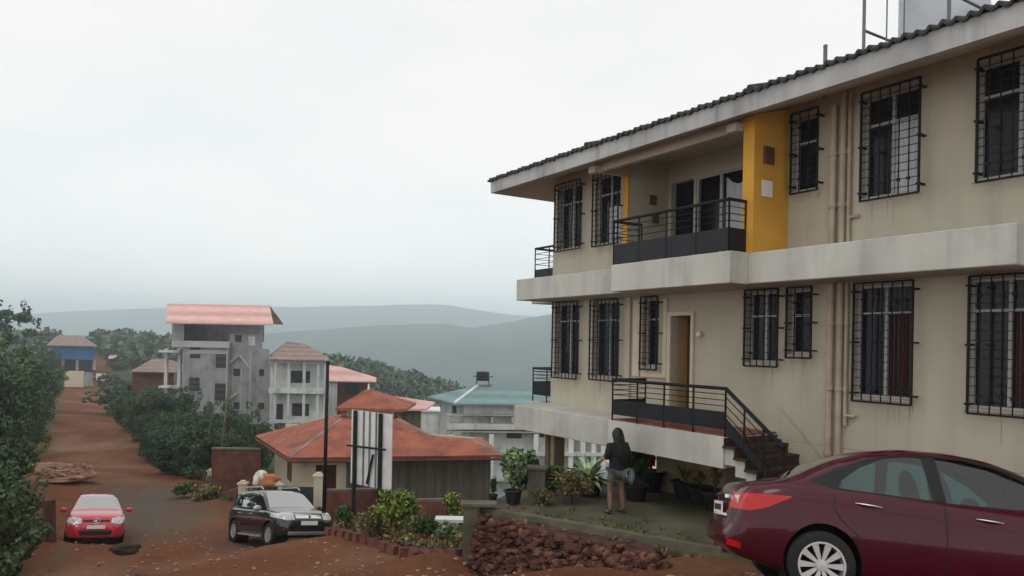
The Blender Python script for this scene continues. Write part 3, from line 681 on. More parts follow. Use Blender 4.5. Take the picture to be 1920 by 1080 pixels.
mb = MB(); a = at(313, 571, Yg+5); 
x0 = at(312,600,Yg-1).x; x1 = at(513,600,Yg-1).x; zt = gz(571, Y=Yg+5); ze = gz(606, Y=Yg-1)
x2 = at(313,600,Yg+5).x; x3 = at(505,600,Yg+5).x
mb.add([(x0,Yg-1,ze),(x1,Yg-1,ze),(x3,Yg+5,zt),(x2,Yg+5,zt),(x0,Yg-1,ze-.12),(x1,Yg-1,ze-.12),(x3,Yg+5,zt-.12),(x2,Yg+5,zt-.12),(x0-.3,Yg+10,ze+.2),(x3,Yg+10,ze+.2)], [(0,1,2,3),(4,7,6,5),(0,4,5,1),(1,5,6,2),(0,3,7,4),(3,2,9,8)])
bw(mb, 'roof', M['pinkroof'], G)
for r in [(357,648,375,672),(405,657,424,690),(355,708,374,733),(403,719,423,751),(438,691,450,705),(486,692,495,705),(438,754,449,767),(484,755,495,767),(441,628,453,641)]:
    mb = MB(); Yw = Yg if r[0] < 430 else Yg+.5; front_rect(mb, r[0], r[1], r[2], r[3], Yw, .02, .003); wi = bw(mb, 'window', M['dkopen'], G)
    if r[0] < 430:
        mb = MB(); 
        for k in range(1, 3): y = r[1]+(r[3]-r[1])*k/3; front_rect(mb, r[0], y-.4, r[2], y+.4, Yw, .02, .03)
        bw(mb, 'slat', M['greyconc'], wi)
mb = MB(); front_rect(mb, 466, 631, 478, 648, Yg+.5, .02, .003); bw(mb, 'window', M['white'], G)  # white panel paints the brightness seen through the parapet hole
for px, y0, y1 in ((426,655,785),(470,660,785),(508,668,785),(453,690,780)):
    mb = MB(); a = at(px, y0, Yg-.1); b = at(px-2, y1, Yg-.1); mb.cyl(a, b, .09 if px != 453 else .04, None, 6); bw(mb, 'drainpipe', M['greyconc2'], G)
for a, b in (((430,682),(448,666)),((430,748),(444,738)),((449,666),(468,690))):
    mb = MB(); mb.cyl(at(*a, Yg+.3), at(*b, Yg+.3), .12, None, 6); bw(mb, 'brace', M['greyconc2'], G)
mb = MB()
for px in (311, 336): a = at(px, 655, Yg+1); mb.box(a.x-.15, a.x+.15, Yg+1, Yg+1.3, -12, gz(655))
for py in (656, 722): front_rect(mb, 308, py, 345, py+5, Yg+1.3, 1.2)
bw(mb, 'balcony', M['white'], G)
# white two storey wing beside it
Yw = 70
Wg = thing('white_house', gpos(560, Yw+4), 'white two storey house with grey hip roof right of the unfinished building', 'building')
zt = at(560, 676, Yw).z
mb = MB(); wbox(mb, 508, 611, Yw+1.2, Yw+9, -12, zt); bw(mb, 'wall', M['white'], Wg)
mb = MB(); front_rect(mb, 512, 725, 613, 737, Yw+1.2, 1.3); bw(mb, 'floor_band', M['white'], Wg); mb = MB(); front_rect(mb, 512, 676, 613, 681, Yw+1.2, 1.3); bw(mb, 'eave_band', M['white'], Wg); mb = MB(); front_rect(mb, 512, 786, 613, 792, Yw+1.2, 1.3); bw(mb, 'plinth_band', M['white'], Wg)
for px in (516, 541, 570, 596, 610):
    mb = MB(); a = at(px, 680, Yw); mb.cyl((a.x, Yw+.15, -12), (a.x, Yw+.15, zt), .14, None, 8); bw(mb, 'column', M['white'], Wg)
for r in [(546,695,567,718),(572,696,581,718),(548,756,567,780),(572,757,579,780),(514,757,530,790)]:
    mb = MB(); front_rect(mb, *r, Yw+1.2, .03, .003); wi = bw(mb, 'window', M['dkopen'], Wg)
mb = MB(); c = [((503-960)/1400*(Yw-.5), Yw-.5), ((617-960)/1400*(Yw-.5), Yw-.5), ((617-960)/1400*(Yw+9.5), Yw+9.5), ((503-960)/1400*(Yw+9.5), Yw+9.5)]
hip(mb, c, zt+.1, at(538, 640, Yw+5), at(572, 645, Yw+5)); bw(mb, 'roof', M['brownroof'], Wg)
# pink roofed house behind
Yp = 86
Hp = thing('red_house', gpos(655, Yp+4), 'maroon house with faded pink roof behind the thin dark pole', 'building')
mb = MB(); wbox(mb, 600, 692, Yp, Yp+7, -14, at(650, 713, Yp).z); bw(mb, 'wall', M['laterite'], Hp)
mb = MB(); wbox(mb, 596, 634, Yp-1.5, Yp-.02, -14, at(620, 716, Yp).z); bw(mb, 'porch', M['white'], Hp)
mb = MB(); zz = at(650, 713, Yp).z; hip(mb, [((590-960)/1400*(Yp-2), Yp-2), ((707-960)/1400*(Yp-1.5), Yp-1.5), ((707-960)/1400*(Yp+8), Yp+8), ((590-960)/1400*(Yp+8), Yp+8)], zz, at(612, 684, Yp+3), at(640, 688, Yp+3)); bw(mb, 'roof', M['pinkroof'], Hp)
mb = MB(); front_rect(mb, 648, 718, 672, 740, Yp, .03, .003); bw(mb, 'window', M['dkopen'], Hp)

# pavilion: red tiled house
u, v = ray(543, 862); zE = v*30.5
E1 = atz(543, 862, zE); E2 = atz(943, 857, zE); E4 = atz(480, 820, zE)
SLP = .34; dF = (E2-E1).normalized(); nF = Vector((-dF.y, dF.x, 0))
def onfront(px, py):
    u, v = ray(px, py); d = Vector((u, 1, v)); # z - zE = SLP * ((P-E1).nF)
    # d.z*t - zE = SLP*(t*d.nF - E1.nF)
    t = (zE - SLP*E1.dot(nF))/(d.z - SLP*d.dot(nF)); return d*t
T1 = onfront(640, 790); T2 = onfront(745, 790); T3 = onfront(812, 823); T4 = onfront(880, 827)
PV = thing('pavilion_house', ((E1+E2)/2).xy.to_3d()+Vector((0, 4, -7)), 'low house with red tiled roof and small raised roof on top', 'house')
mb = MB(); bk = nF*4.5
mb.poly([E1, E2, T4, T3, T2, T1]); mb.poly([E1, T1, E4])
E5 = E4+bk*1.0+dF*3; mb.poly([E4, T1, T1+bk*.6, E5]); mb.poly([T1, T2, T2+bk*.6, T1+bk*.6]); mb.poly([T2, T3, T3+bk*1.4-Vector((0,0,.6)), T2+bk*.6]); mb.poly([T3, T4, T4+bk*.9-Vector((0,0,.9)), T3+bk*1.4-Vector((0,0,.6))]); mb.poly([T4, E2, E2+bk*1.4, T4+bk*.9-Vector((0,0,.9))])
rf = bw(mb, 'roof', M['redtile'], PV, fix=False); 
md = rf.modifiers.new('thick', 'SOLIDIFY'); md.thickness = .1; md.offset = 1
mb = MB()
for a, b in ((E1,T1),(T2,T3),(T4,E2)): mb.cyl(a+Vector((0,0,.06)), b+Vector((0,0,.06)), .1, None, 8)
bw(mb, 'ridge_tile', M['brownroof'], rf)
mb = MB(); dn = Vector((0,0,-.14))
for a, b in ((E4,E1),(E1,E2)):
    mb.cyl(a+dn*.6, b+dn*.6, .06, None, 8)
bw(mb, 'gutter', M['laterite'], rf)
# walls
def wall_between(mb, a, b, z0, z1, t=.2):
    d = (b-a).normalized(); n = Vector((-d.y, d.x, 0))*t; mb.prism([a.xy, b.xy, (b+n).xy, (a+n).xy], 2, z0, z1)
i1 = E1+nF*.7+dF*.5; i2 = E2+nF*.7-dF*.4; i4 = E4+dF*.9+nF*.2
sw = MB(); a0 = i1+dF*1.75; L_ = (i2-a0).length; nn = int(L_/.11)
for i in range(nn):
    p = a0+dF*(L_*i/nn); q = a0+dF*(L_*(i+1)/nn); m_ = (p+q)/2-nF*.05
    for u_, w_ in ((p, m_), (m_, q)): sw.poly([Vector((u_.x,u_.y,-8.5)), Vector((w_.x,w_.y,-8.5)), Vector((w_.x,w_.y,zE+.15)), Vector((u_.x,u_.y,zE+.15))])
bw(sw, 'sheet_wall', M['sheetwall'], PV, fix=False)
mb = MB(); wall_between(mb, i4, i1, -8.5, zE+.1); wall_between(mb, i1, i1+dF*.5, -8.5, zE+.1); wall_between(mb, i1+dF*1.35, i1+dF*1.75, -8.5, zE+.1); wall_between(mb, i1+dF*.5, i1+dF*1.35, zE-.35, zE+.1)
wall_between(mb, i4+nF*5, i2+nF*5, -8.5, zE+.1); bw(mb, 'wall', M['cream'], PV)
mb = MB(); q = i1+nF*.12; wall_between(mb, q+dF*.5, q+dF*1.35, -8.5, zE-.35, .05); bw(mb, 'door', M['curtain'], PV)
mb = MB(); d4 = (i1-i4).normalized(); n4 = Vector((-d4.y,d4.x,0)); q = i4+d4*((i1-i4).length*.5)-n4*.03; wall_between(mb, q, q+d4*1.0, zE-1.5, zE-.2, .02); bw(mb, 'window', M['wood'], PV)
# cupola
Yc = 37.0; zc = at(690, 766, Yc-2).z
mb = MB(); hip(mb, [at(629,767,Yc-2).xy, at(760,767,Yc-2).xy, (at(760,767,Yc-2)+Vector((0,4,0))).xy, (at(629,767,Yc-2)+Vector((0,4,0))).xy], zc, at(688,729,Yc), at(692,729,Yc)); bw(mb, 'upper_roof', M['redtile'], PV)
mb = MB(); wbox(mb, 652, 742, Yc-1.4, Yc+1.4, zc-1.2, zc-.05); bw(mb, 'upper_wall', M['cream'], PV)
mb = MB(); a = at(691, 729, Yc); mb.cyl(a-Vector((0,0,.05)), a+Vector((0,0,.25)), .07, .03, 8); bw(mb, 'finial', M['boardw'], PV)
# roof to its right
Hq = thing('tiled_shed', gpos(765, 44), 'small building with pale red roof behind the pavilion', 'shed')
mb = MB(); zq = at(765, 766, 42).z; hip(mb, [at(700,767,42).xy, at(799,767,42).xy, (at(799,767,42)+Vector((0,5,0))).xy, (at(700,767,42)+Vector((0,5,0))).xy], zq, at(722,741,44.5), at(742,743,44.5)); bw(mb, 'roof', M['pinkroof'], Hq)
mb = MB(); wbox(mb, 712, 792, 42.6, 46, -12, zq-.05); bw(mb, 'wall', M['sheetwall'], Hq)

# white building with green roof
zG = at(852, 757, 62).z
GR = thing('green_roofed_building', gpos(960, 68), 'white three storey building with green sheet roof and black rooftop tank', 'building')
C0 = Vector((at(852,757,62).x, 62, 0)); u, v = ray(800, 745); CL = Vector((u*zG/v, zG/v, 0)); CR = Vector((at(1180,764,63).x, 63, 0)); dR = (CR-C0).normalized(); nR = Vector((-dR.y, dR.x, 0)); CB = CR+nR*9
mb = MB(); hip(mb, [C0.xy, CR.xy, CB.xy, (CL+dR*.0+nR*1).xy], zG, at(897,722,68), at(985,726,68)); rfg = bw(mb, 'roof', M['greenroof'], GR)
mb = MB(); mb.cyl(at(852,755.5,62), at(897,721.5,68), .12, None, 8); bw(mb, 'hip_capping', M['boardw'], rfg)
ins = .9; w0 = C0+nR*ins+dR*ins*.9; w1 = CR+nR*ins; wl = CL+dR*ins*1.3+nR*.6
mb = MB(); mb.prism([w0.xy, w1.xy, (w1+nR*8).xy, wl.xy], 2, -20, zG-.05); bw(mb, 'wall', M['white'], GR)
def onR(px, py0, py1, px1, name, m, out=.04, parent=None, base=w0):
    # rectangle on the plane of the right face
    def hit(px, py):
        u, v = ray(px, py); d = Vector((u, 1, v)); t = base.dot(nR)/d.dot(nR); return d*t
    a = hit(px, py0); b = hit(px1, py1); mb = MB()
    p = a.copy(); q = b.copy(); z1 = a.z; z0 = b.z; n = -nR*out
    mb.prism([p.xy, q.xy, (q+n).xy, (p+n).xy], 2, z0, z1); return bw(mb, name, m, parent or GR)
onR(838, 806, 811, 1160, 'floor_band', M['greyconc2'], .9); onR(838, 777, 779.5, 1160, 'balcony_rail', M['greyconc2'], .85); onR(930, 845, 853, 1170, 'floor_band', M['white'], .9); onR(930, 893, 900, 1170, 'floor_band', M['white'], .9)
onR(838, 792, 806, 1160, 'balcony_parapet', M['white'], .8)
for px in (845, 920, 1003, 1068, 1090, 1110, 1128): onR(px-3.5, 811, 905, px+3.5, 'column', M['boardw'], .8)
for px in (845, 922, 960): onR(px-2, 780, 792, px+2, 'column', M['greyconc2'], .85)
for r in [(950,812,822,978),(1012,812,820,1021),(950,858,885,985),(1072,868,892,1084),(1094,868,892,1104),(1112,868,892,1122),(848,761,775,856)]:
    onR(r[0], r[1], r[2], r[3], 'window', M['dkopen'], .03)
GT = thing('rooftop_tank', at(905, 722, 68), 'black water tank on a stand at the ridge of the green roof', 'water tank')
GTl = Vector(GT.location)
mb = MB(); mb.lathe([(0,.4),(.58,.4),(.6,.5),(.6,.72),(.56,.76),(.6,.8),(.6,1.05),(.56,1.1),(.6,1.14),(.58,1.2),(0,1.25)], n=20); mb.build('tank_body', M['black'], GT, smooth=True)
mb = MB()
for a in (-.55,.55):
    for b in (-.4,.4): mb.cyl((a,b,-.6),(a,b,.4),.06,None,6)
mb.cyl((-.9,0,.78),(.95,0,.78),.05,None,6); mb.cyl((-.3,-.5,.0),(.95,-.5,.05),.05,None,6); mb.build('stand', M['steel'], GT)
FS = thing('far_pavilion', gpos(805, 58), 'small white flat roofed outbuilding left of the green roofed building', 'building')
mb = MB(); wbox(mb, 791, 825, 58, 61, -20, at(810, 772, 58).z); bw(mb, 'wall', M['white'], FS); mb = MB(); wbox(mb, 789, 828, 57.8, 61.2, at(810, 772, 58).z, at(810, 769, 58).z); bw(mb, 'roof', M['boardw'], FS)
# pale red roof glimpsed under the slab
SR = thing('distant_tiled_house', gpos(1215, 40), 'salmon roofed house glimpsed under the big building behind the potted plants', 'house')
mb = MB(); a = at(1160, 893, 40); b = at(1262, 893, 40); hip(mb, [a.xy, b.xy, (b+Vector((0,6,0))).xy, (a+Vector((0,6,0))).xy], a.z, at(1235,862,43), at(1260,862,43)); bw(mb, 'roof', M['pinkroof'], SR)
mb = MB(); wbox(mb, 1168, 1255, 40.6, 45, -16, a.z-.03); bw(mb, 'wall', M['cream'], SR)

# blue house
Yb = 165
BH = thing('blue_house', gpos(138, Yb+4), 'blue walled house with faded red hip roof at the far end of the road', 'house')
zb = at(138, 648, Yb).z
mb = MB(); wbox(mb, 98, 177, Yb, Yb+9, at(138,674,Yb).z, zb); bw(mb, 'wall', M['bluewall'], BH)
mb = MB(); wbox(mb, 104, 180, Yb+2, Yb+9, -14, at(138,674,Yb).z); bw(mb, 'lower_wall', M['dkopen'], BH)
for px in (119, 178, 146): mb = MB(); front_rect(mb, px-2, 674, px+2, 694, Yb+1, .4); bw(mb, 'column', M['greyconc2'], BH)
mb = MB(); hip(mb, [((88-960)/1400*(Yb-1.5), Yb-1.5), ((182-960)/1400*(Yb-1.5), Yb-1.5), ((182-960)/1400*(Yb+10), Yb+10), ((88-960)/1400*(Yb+10), Yb+10)], zb, at(108, 629, Yb+4), at(152, 629, Yb+4)); bw(mb, 'roof', M['brownroof'], BH)
Yk = 150
CW = thing('compound_wall', gpos(150, Yk), 'cream and grey compound wall at the end of the road under the blue house', 'wall')
mb = MB(); front_rect(mb, 122, 695, 158, 726, Yk, .3); bw(mb, 'cream_section', M['cream'], CW)
mb = MB(); front_rect(mb, 158.3, 698, 175, 724, Yk, .3); bw(mb, 'grey_section', M['greyconc'], CW)
HD = thing('white_hoarding', gpos(192, Yk-2), 'plain white hoarding board standing right of the cream wall', 'hoarding')
mb = MB(); front_rect(mb, 181, 700, 203, 714, Yk-2, .15); bw(mb, 'board', M['boardw'], HD)
mb = MB(); front_rect(mb, 184, 714, 185.5, 728, Yk-2, .12); front_rect(mb, 199, 714, 200.5, 728, Yk-2, .12); bw(mb, 'post', M['wood'], HD)
def hut(name, label, px0, px1, pye, a1, a2, Y, wallpy, m='brownroof'):
    t = thing(name, gpos((px0+px1)/2, Y), label, 'house'); z = at(px0, pye, Y).z
    mb = MB(); c = [((px0-960)/1400*Y, Y), ((px1-960)/1400*Y, Y), ((px1-960)/1400*Y, Y+8), ((px0-960)/1400*Y, Y+8)]
    hip(mb, c, z, at(*a1, Y+4), at(*a2, Y+4)); bw(mb, 'roof', M[m], t)
    mb = MB(); wbox(mb, px0+3, px1-3, Y+.8, Y+7, at(px0, wallpy, Y).z-2, z-.05); bw(mb, 'wall', M['laterite'], t)
hut('tan_roofed_house', 'house with tan roof left of the unfinished building', 246, 330, 696, (285,673), (310,672), 92, 712)
hut('far_hut', 'tiny hut with pale roof on the wooded slope right of the blue house', 203, 230, 672, (206,664), (214,664), 185, 682, 'pinkroof')

# ------------------------------------------------------------------ laterite shed, compound walls, gate, poles
SH = thing('laterite_shed', gpos(447, 36), 'dark brown laterite block wall left of the red tiled roof', 'wall')
mb = MB(); front_rect(mb, 402, 843, 492, 925, 36, .3)
bw(mb, 'block_wall', M['laterite'], SH); mb = MB(); front_rect(mb, 400, 838, 492, 843, 36, .34, -.02); bw(mb, 'coping', M['concrete'], SH)
def gatepost(px, py0, py1, Y, lb, w_=.14):
    a = at(px, py0, Y); b = at(px, py1, Y); t = thing('gate_pillar', (a.x, Y, b.z), lb, 'pillar', 'gate pillars of the red roofed house')
    h = a.z-b.z; mb = MB(); mb.box(-w_,w_,-w_,w_,-.5,h-.1); mb.build('shaft', M['cream'], t); mb = MB(); mb.box(-w_-.04,w_+.04,-w_-.04,w_+.04,h-.1,h-.03); mb.box(-w_*.6,w_*.6,-w_*.6,w_*.6,h-.03,h+.05); mb.build('cap', M['cream'], t)
gatepost(456, 903, 950, 29, 'short cream pillar behind the dark SUV, left of the orange bundle'); gatepost(598, 888, 955, 26, 'cream pillar beside the thin dark pole'); gatepost(524, 905, 950, 28, 'slim cream pillar between the two green gate leaves', .08)
gatepost(395, 880, 908, 40, 'pale post at the left end of the brown laterite wall', .12)
GA = thing('sheet_gate', at(526, 950, 27.6), 'dark green sheet metal gate behind the dark SUV', 'gate'); gl = Vector(GA.location)
for x0, x1 in ((482, 521), (529, 590)):
    mb = MB(); front_rect(mb, x0, 912, x1, 955, 27.6, .04); bw(mb, 'gate_leaf', M['gate'], GA)
def lowwall(name, label, pts, zt, zb, cap='concrete', body='laterite', t_=.22):
    c = sum(pts, Vector())/len(pts); t = thing(name, c, label, 'wall'); mb = MB(); mc = MB()
    for a, b, za, zb_ in zip(pts[:-1], pts[1:], zt[:-1], zt[1:]):
        d = (b-a); d.z = 0; d.normalize(); n = Vector((-d.y, d.x, 0))*t_
        for m_, lo, hi, g in ((mb, None, 0, 0), (mc, 0, .07, .03)):
            v = [a-n*g, b-n*g, b+n*(1+g), a+n*(1+g)]; hh = [za, zb_, zb_, za]
            vs = [Vector((p.x, p.y, (zb if lo is None else h))) for p, h in zip(v, hh)]+[Vector((p.x, p.y, h+hi)) for p, h in zip(v, hh)]
            m_.add(vs, [(0,3,2,1),(4,5,6,7),(0,1,5,4),(1,2,6,5),(2,3,7,6),(3,0,4,7)])
    bw(mb, 'block_body', M[body], t); bw(mc, 'coping', M[cap], t); return t
p = [at(610,922,25.5), at(722,920,24.8)]
lowwall('laterite_garden_wall', 'low laterite wall with pale coping under the white signboard', p, [p[0].z, p[1].z], -7.2)
p = [at(405,930,31), at(450,915,29)]
lowwall('laterite_garden_wall', 'low wall with pale coping left of the cream pillar behind the dark SUV', p, [p[0].z, p[1].z], -7.6)
p = [at(764,941,22), at(838,940,21)]
lowwall('laterite_garden_wall', 'short laterite wall section behind the yellow green bush', p, [p[0].z, p[1].z], -6.4)
bu = thing('covered_bundle', at(495, 922, 29), 'orange and white cloth covered bundle above the dark SUV roof', 'bundle')
mb = MB(); mb.lump((.20,0,.40), .40, 3, 3, .6, 1.6, (1.05,.7,.72)); mb.build('orange_cover', M['tarp_o'], bu, smooth=True)
mb = MB(); mb.lump((-.12,.04,.46), .36, 5, 3, .5, 1.6, (.85,.7,.85)); mb.build('white_cover', M['tarp_w'], bu, smooth=True)
mb = MB()
for x in (-.35,.35):
    for y in (-.2,.2): mb.cyl((x,y,-.8),(x,y,.25),.03,None,6)
mb.build('stand', M['steel'], bu)
def pole(name, label, a, b, r, m='black', extra=None):
    t = thing(name, b, label, 'pole'); mb = MB(); mb.cyl(Vector(a)-Vector(b), (0,0,-.4), r*.8, r, 10); mb.build('shaft', M[m], t, smooth=True)
    return t
a = at(614.5, 681, 22.5); b = at(607.5, 955, 22.5); t = pole('metal_pole', 'tall thin black pole in front of the red tiled roof', a, b, .062)
mb = MB(); mb.cyl(a-b, a-b+Vector((0,0,.06)), .075, .06, 10); mb.build('cap', M['black'], t)
a = at(432, 700, 37); b = at(406, 908, 37); t = pole('wooden_pole', 'thin grey pole leaning to the right before the brown laterite wall', a, b, .06, 'concrete')
a = at(78, 622, 100); b = (a.x, a.y, h1(a.x, a.y)); t = pole('utility_pole', 'distant thin utility pole just left of the blue house', a, Vector(b), .16, 'bark')
mb = MB(); q = a-Vector(b); mb.box(q.x-1, q.x+1, -.08, .08, q.z-.5, q.z-.35); mb.build('crossarm', M['bark'], t)
a = at(45, 636, 48); b = (a.x, a.y, h1(a.x, a.y)); t = pole('wooden_post', 'weathered wooden pole standing among the left roadside trees', a, Vector(b), .09, 'bark')
a = at(36, 795, 34); b = at(34, 850, 34); pole('fence_post', 'short pale post by the stone heap at left', a, b, .05, 'cream')
# signboard seen from behind
SB = thing('signboard', at(694, 960, 24), 'white signboard seen from behind, ribbed sheet on two black posts', 'signboard')
BA = at(661, 768, 24.6); BBt = at(737, 768, 23.2); dB = Vector((BBt.x-BA.x, BBt.y-BA.y, 0)).normalized(); nB = Vector((dB.y, -dB.x, 0)); LB = (Vector((BBt.x, BBt.y, 0))-Vector((BA.x, BA.y, 0))).length
zt_ = BA.z; zl = at(661, 905, 24.6).z; zr2 = at(737, 921, 23.2).z
def brd(mb, u0, u1, d0, d1, zlo=None, zhi=None):
    a = BA+dB*u0*LB; b = BA+dB*u1*LB; l0 = zl+(zr2-zl)*u0 if zlo is None else zlo; l1 = zl+(zr2-zl)*u1 if zlo is None else zlo; hi = zt_ if zhi is None else zhi
    v = [a+nB*d0, b+nB*d0, b+nB*d1, a+nB*d1]; lo = [l0, l1, l1, l0]
    mb.add([Vector((p.x,p.y,z)) for p, z in zip(v, lo)]+[Vector((p.x,p.y,hi)) for p in v], [(0,3,2,1),(4,5,6,7),(0,1,5,4),(1,2,6,5),(2,3,7,6),(3,0,4,7)])
mb = MB()
brd(mb, 0, 1, 0, .03); bw(mb, 'panel', M['boardw'], SB)
for u0, u1 in ((.31,.34),(.46,.49),(.62,.65)):
    mb = MB(); brd(mb, u0, u1, .032, .06); bw(mb, 'rib', M['boardd'], SB)
for u0, yb_ in ((.105, 965), (.735, 970)):
    mb = MB(); brd(mb, u0, u0+.062, .065, .13, at(690, yb_, 24).z-.3); bw(mb, 'post', M['black'], SB)
mb = MB(); a = BA+dB*0+nB*.19; b = BA+dB*LB*.95+nB*.19; a.z = at(661,834,24.6).z; b.z = at(737,843,23.2).z; mb.cyl(a, b, .035, None, 6); bw(mb, 'crossbar', M['black'], SB)
mb = MB(); a = BA+dB*LB*.46+nB*.1; b = BA+dB*LB*.6+nB*.1; a.z = at(693,906,24).z; b.z = at(704,850,24).z; mb.cyl(a, b, .04, None, 6); bw(mb, 'brace', M['black'], SB)

# ------------------------------------------------------------------ patio, rubble wall, planting
ZP = -2.96
K1 = atz(1330, 1026, ZP); K2 = atz(935, 957, ZP); K0 = atz(1480, 1060, ZP); K3 = atz(888, 945, ZP)
mb = MB(); far = [Vector((9.5, 10.0)), Vector((6.5, 17.5)), atz(1020, 900, ZP).xy, atz(985, 912, ZP).xy, atz(930, 936, ZP).xy]
pts = [K0.xy, K1.xy, K2.xy, K3.xy]+far[::-1]
mb.prism([tuple(p) for p in pts], 2, -4.6, ZP); tag(mb.build('patio', M['patio']), kind='structure')
kb = MB(); kd = (K2-K1).normalized(); kn = Vector((-kd.y, kd.x, 0))
if kn.y > 0: kn = -kn
KB = thing('patio_kerb', (K1+K2)/2, 'low mossy concrete kerb along the patio edge above the rubble', 'kerb')
q = [K1-kd*1.0, K2+kd*.3]; kb.prism([(q[0]).xy, (q[1]).xy, (q[1]+kn*.16).xy, (q[0]+kn*.16).xy], 2, ZP-.75, ZP+.04); bw(kb, 'kerbstone', M['concrete'], KB)
mb = MB(); rk = np.random.default_rng(77)
for i in range(75):
    t_ = rk.random(); q_ = K1+(K2-K1)*(t_*1.1-.1)-kn*rk.random()**3*.9; q_.z = ZP+.02; sz = .03+.045*rk.random(); leaves(mb, rk, tuple(q_), (sz*1.8, sz*1.8, sz), 14, .035, 1.8, .1)
for i in range(60):
    t_ = rk.random(); q_ = K1+(K2-K1)*t_+kn*(.2+.1*rk.random()); q_.z = ZP-.1-.1*rk.random(); leaves(mb, rk, tuple(q_), (.1,.1,.1), 18, .06, 1.8, .1)
tag(mb.build('kerb_weeds', M['leafD'], fix=False), 'small weeds and moss tufts growing along the patio kerb', 'weeds', kind='stuff')
# rubble wall: individual stones merged as a wall
RW = thing('rubble_wall', (K1+K2)/2+Vector((0,0,-1)), 'sloping retaining wall of loose dark red laterite stones below the patio', 'retaining wall')
R0 = at(897, 1000, 12.95); R1 = at(1252, 1060, 10.5); R0.z = R1.z = 0
rs = random.Random(4); sA = MB(); sB = MB(); rd = (R1-R0).normalized(); rn = Vector((rd.y, -rd.x, 0))
if rn.y > 0: rn = -rn
LR = (R1-R0).length
core = MB(); TL = []
for i in range(70):
    t = (i+.5)/70; b = R0+rd*LR*t; gz_ = h1(b.x, b.y); px_ = 893+359*t; top = ray(px_, 962+80*t)[1]*b.y
    TL.append((b, top)); nr = max(1, int((top-gz_)/.075)+1)
    for j in range(nr):
        z = gz_-.03+.075*j; f_ = 1-j/max(1, nr); c = b+rn*(.02+.22*f_+rs.uniform(-.06,.06))+rd*rs.uniform(-.05,.05); c.z = z+rs.uniform(-.04,.04)
        (sA if rs.random() < .85-.3*t else sB).lump(c, rs.uniform(.035,.085)+.02*t, rs.random()*50, 1, .75, 1.8, (1.25,.9,rs.uniform(.5,.95)))
for (b0, t0), (b1, t1) in zip(TL[:-1], TL[1:]):
    u0_ = (TL.index((b0, t0)))/69; k0 = K2+(K1-K2)*u0_*.8+kn*.17; k1 = K2+(K1-K2)*min(1, u0_+1/69)*.8+kn*.17
    k0.z = k1.z = ZP-.07
    if u0_ > .97: continue
    dummy_ = 0; g0 = b0.copy(); g1 = b1.copy(); g0.z = t0-.03; g1.z = t1-.03
    core.poly([g0, g1, k1, k0]); h0_ = g0.copy(); h0_.z = -5; h2 = g1.copy(); h2.z = -5; core.poly([g0, g1, h2, h0_])
bw(core, 'earth_core', M['rubble'], RW, fix=False); bw(sA, 'dark_stones', M['rubble'], RW); bw(sB, 'pale_stones', M['rubbleb'], RW)
PP = thing('concrete_post', (at(882, 1040, 13.2).x, 13.2, at(882,1046,13.2).z), 'square mossy concrete post at the left end of the rubble wall', 'post')
mb = MB(); mb.box(-.13,.13,-.13,.13,-.3,.935); mb.build('shaft', M['concrete'], PP); mb = MB(); mb.box(-.19,.45,-.18,.18,.936,.985); mb.build('cap', M['concrete'], PP)
P2 = thing('concrete_post', atz(1005, 940, ZP), 'mossy concrete post standing on the patio left of the cream pillar', 'post')
mb = MB(); mb.box(-.15,.15,-.15,.15,-.1,.62); mb.build('shaft', M['concrete'], P2); mb = MB(); mb.box(-.18,.18,-.18,.18,.62,.66); mb.build('cap', M['concrete'], P2)

# potted plants on the patio
def pot_mesh(r=.2, h=.34):
    mb = MB(); mb.lathe([(0,0),(r*.66,0),(r*.95,h*.9),(r*1.08,h*.9),(r*1.08,h),(r*.95,h),(r*.9,h*.85),(0,h*.85)], n=18); return mb
def potted(name, px, py, lb, builder, r=.2, h=.34, z=ZP):
    t = thing(name, atz(px, py, z), lb, 'potted plant', 'potted plants on the patio'); pot_mesh(r, h).build('pot', M['pot'], t, smooth=False)
    builder(t, h); return t
def bushy(n, rad, hh, size, m, seed=1, cl=9, **kw):
    def f(t, h):
        rg = np.random.default_rng(seed); mb = MB(); 
        for i in range(cl):
            a = rg.random()*6.28; q = rad*.6*rg.random(); leaves(mb, rg, (math.cos(a)*q, math.sin(a)*q, h+hh*(.35+.5*rg.random())), (rad*.45, rad*.45, hh*.25), n//cl, size, shell=.2, **kw)
        mb.build('leaves', M[m], t, fix=False)
        s = MB(); 
        for i in range(4): a = i*1.6; s.cyl((0,0,h*.8),(math.cos(a)*rad*.4,math.sin(a)*rad*.4,h+hh*.7),.012,.006,5)
        s.build('stem', M['bark'], t)
    return f
def blades(n, L_, m, seed=2, up=.6, w_=.035, droop=.5):
    def f(t, h):
        rg = random.Random(seed); mb = MB()
        for i in range(n):
            a = rg.random()*6.283; tilt = rg.uniform(.2, 1.15)*up+.1; LL = L_*rg.uniform(.7,1.1); pts = []
            ang = math.pi/2-tilt; x = z = 0.
            for k in range(6): pts.append((x, z)); ang -= droop/5*rg.uniform(.7,1.3); x += math.cos(ang)*LL/5; z += math.sin(ang)*LL/5
            for k in range(5):
                w0 = w_*math.sin(math.pi*(k/5*.8+.18)); w1_ = w_*math.sin(math.pi*((k+1)/5*.8+.18)) if k < 4 else .003
                ca, sa = math.cos(a), math.sin(a)
                def pt(q, w, s): return (q[0]*ca-s*w*sa, q[0]*sa+s*w*ca, h*.85+q[1]+abs(s)*w*.35)
                A_ = pts[k]; B_ = pts[k+1]
                mb.poly([pt(A_,w0,-1), pt(A_,0,0), pt(B_,0,0), pt(B_,w1_,-1)]); mb.poly([pt(A_,0,0), pt(A_,w0,1), pt(B_,w1_,1), pt(B_,0,0)])
        mb.build('blades', M[m], t, fix=False)
    return f
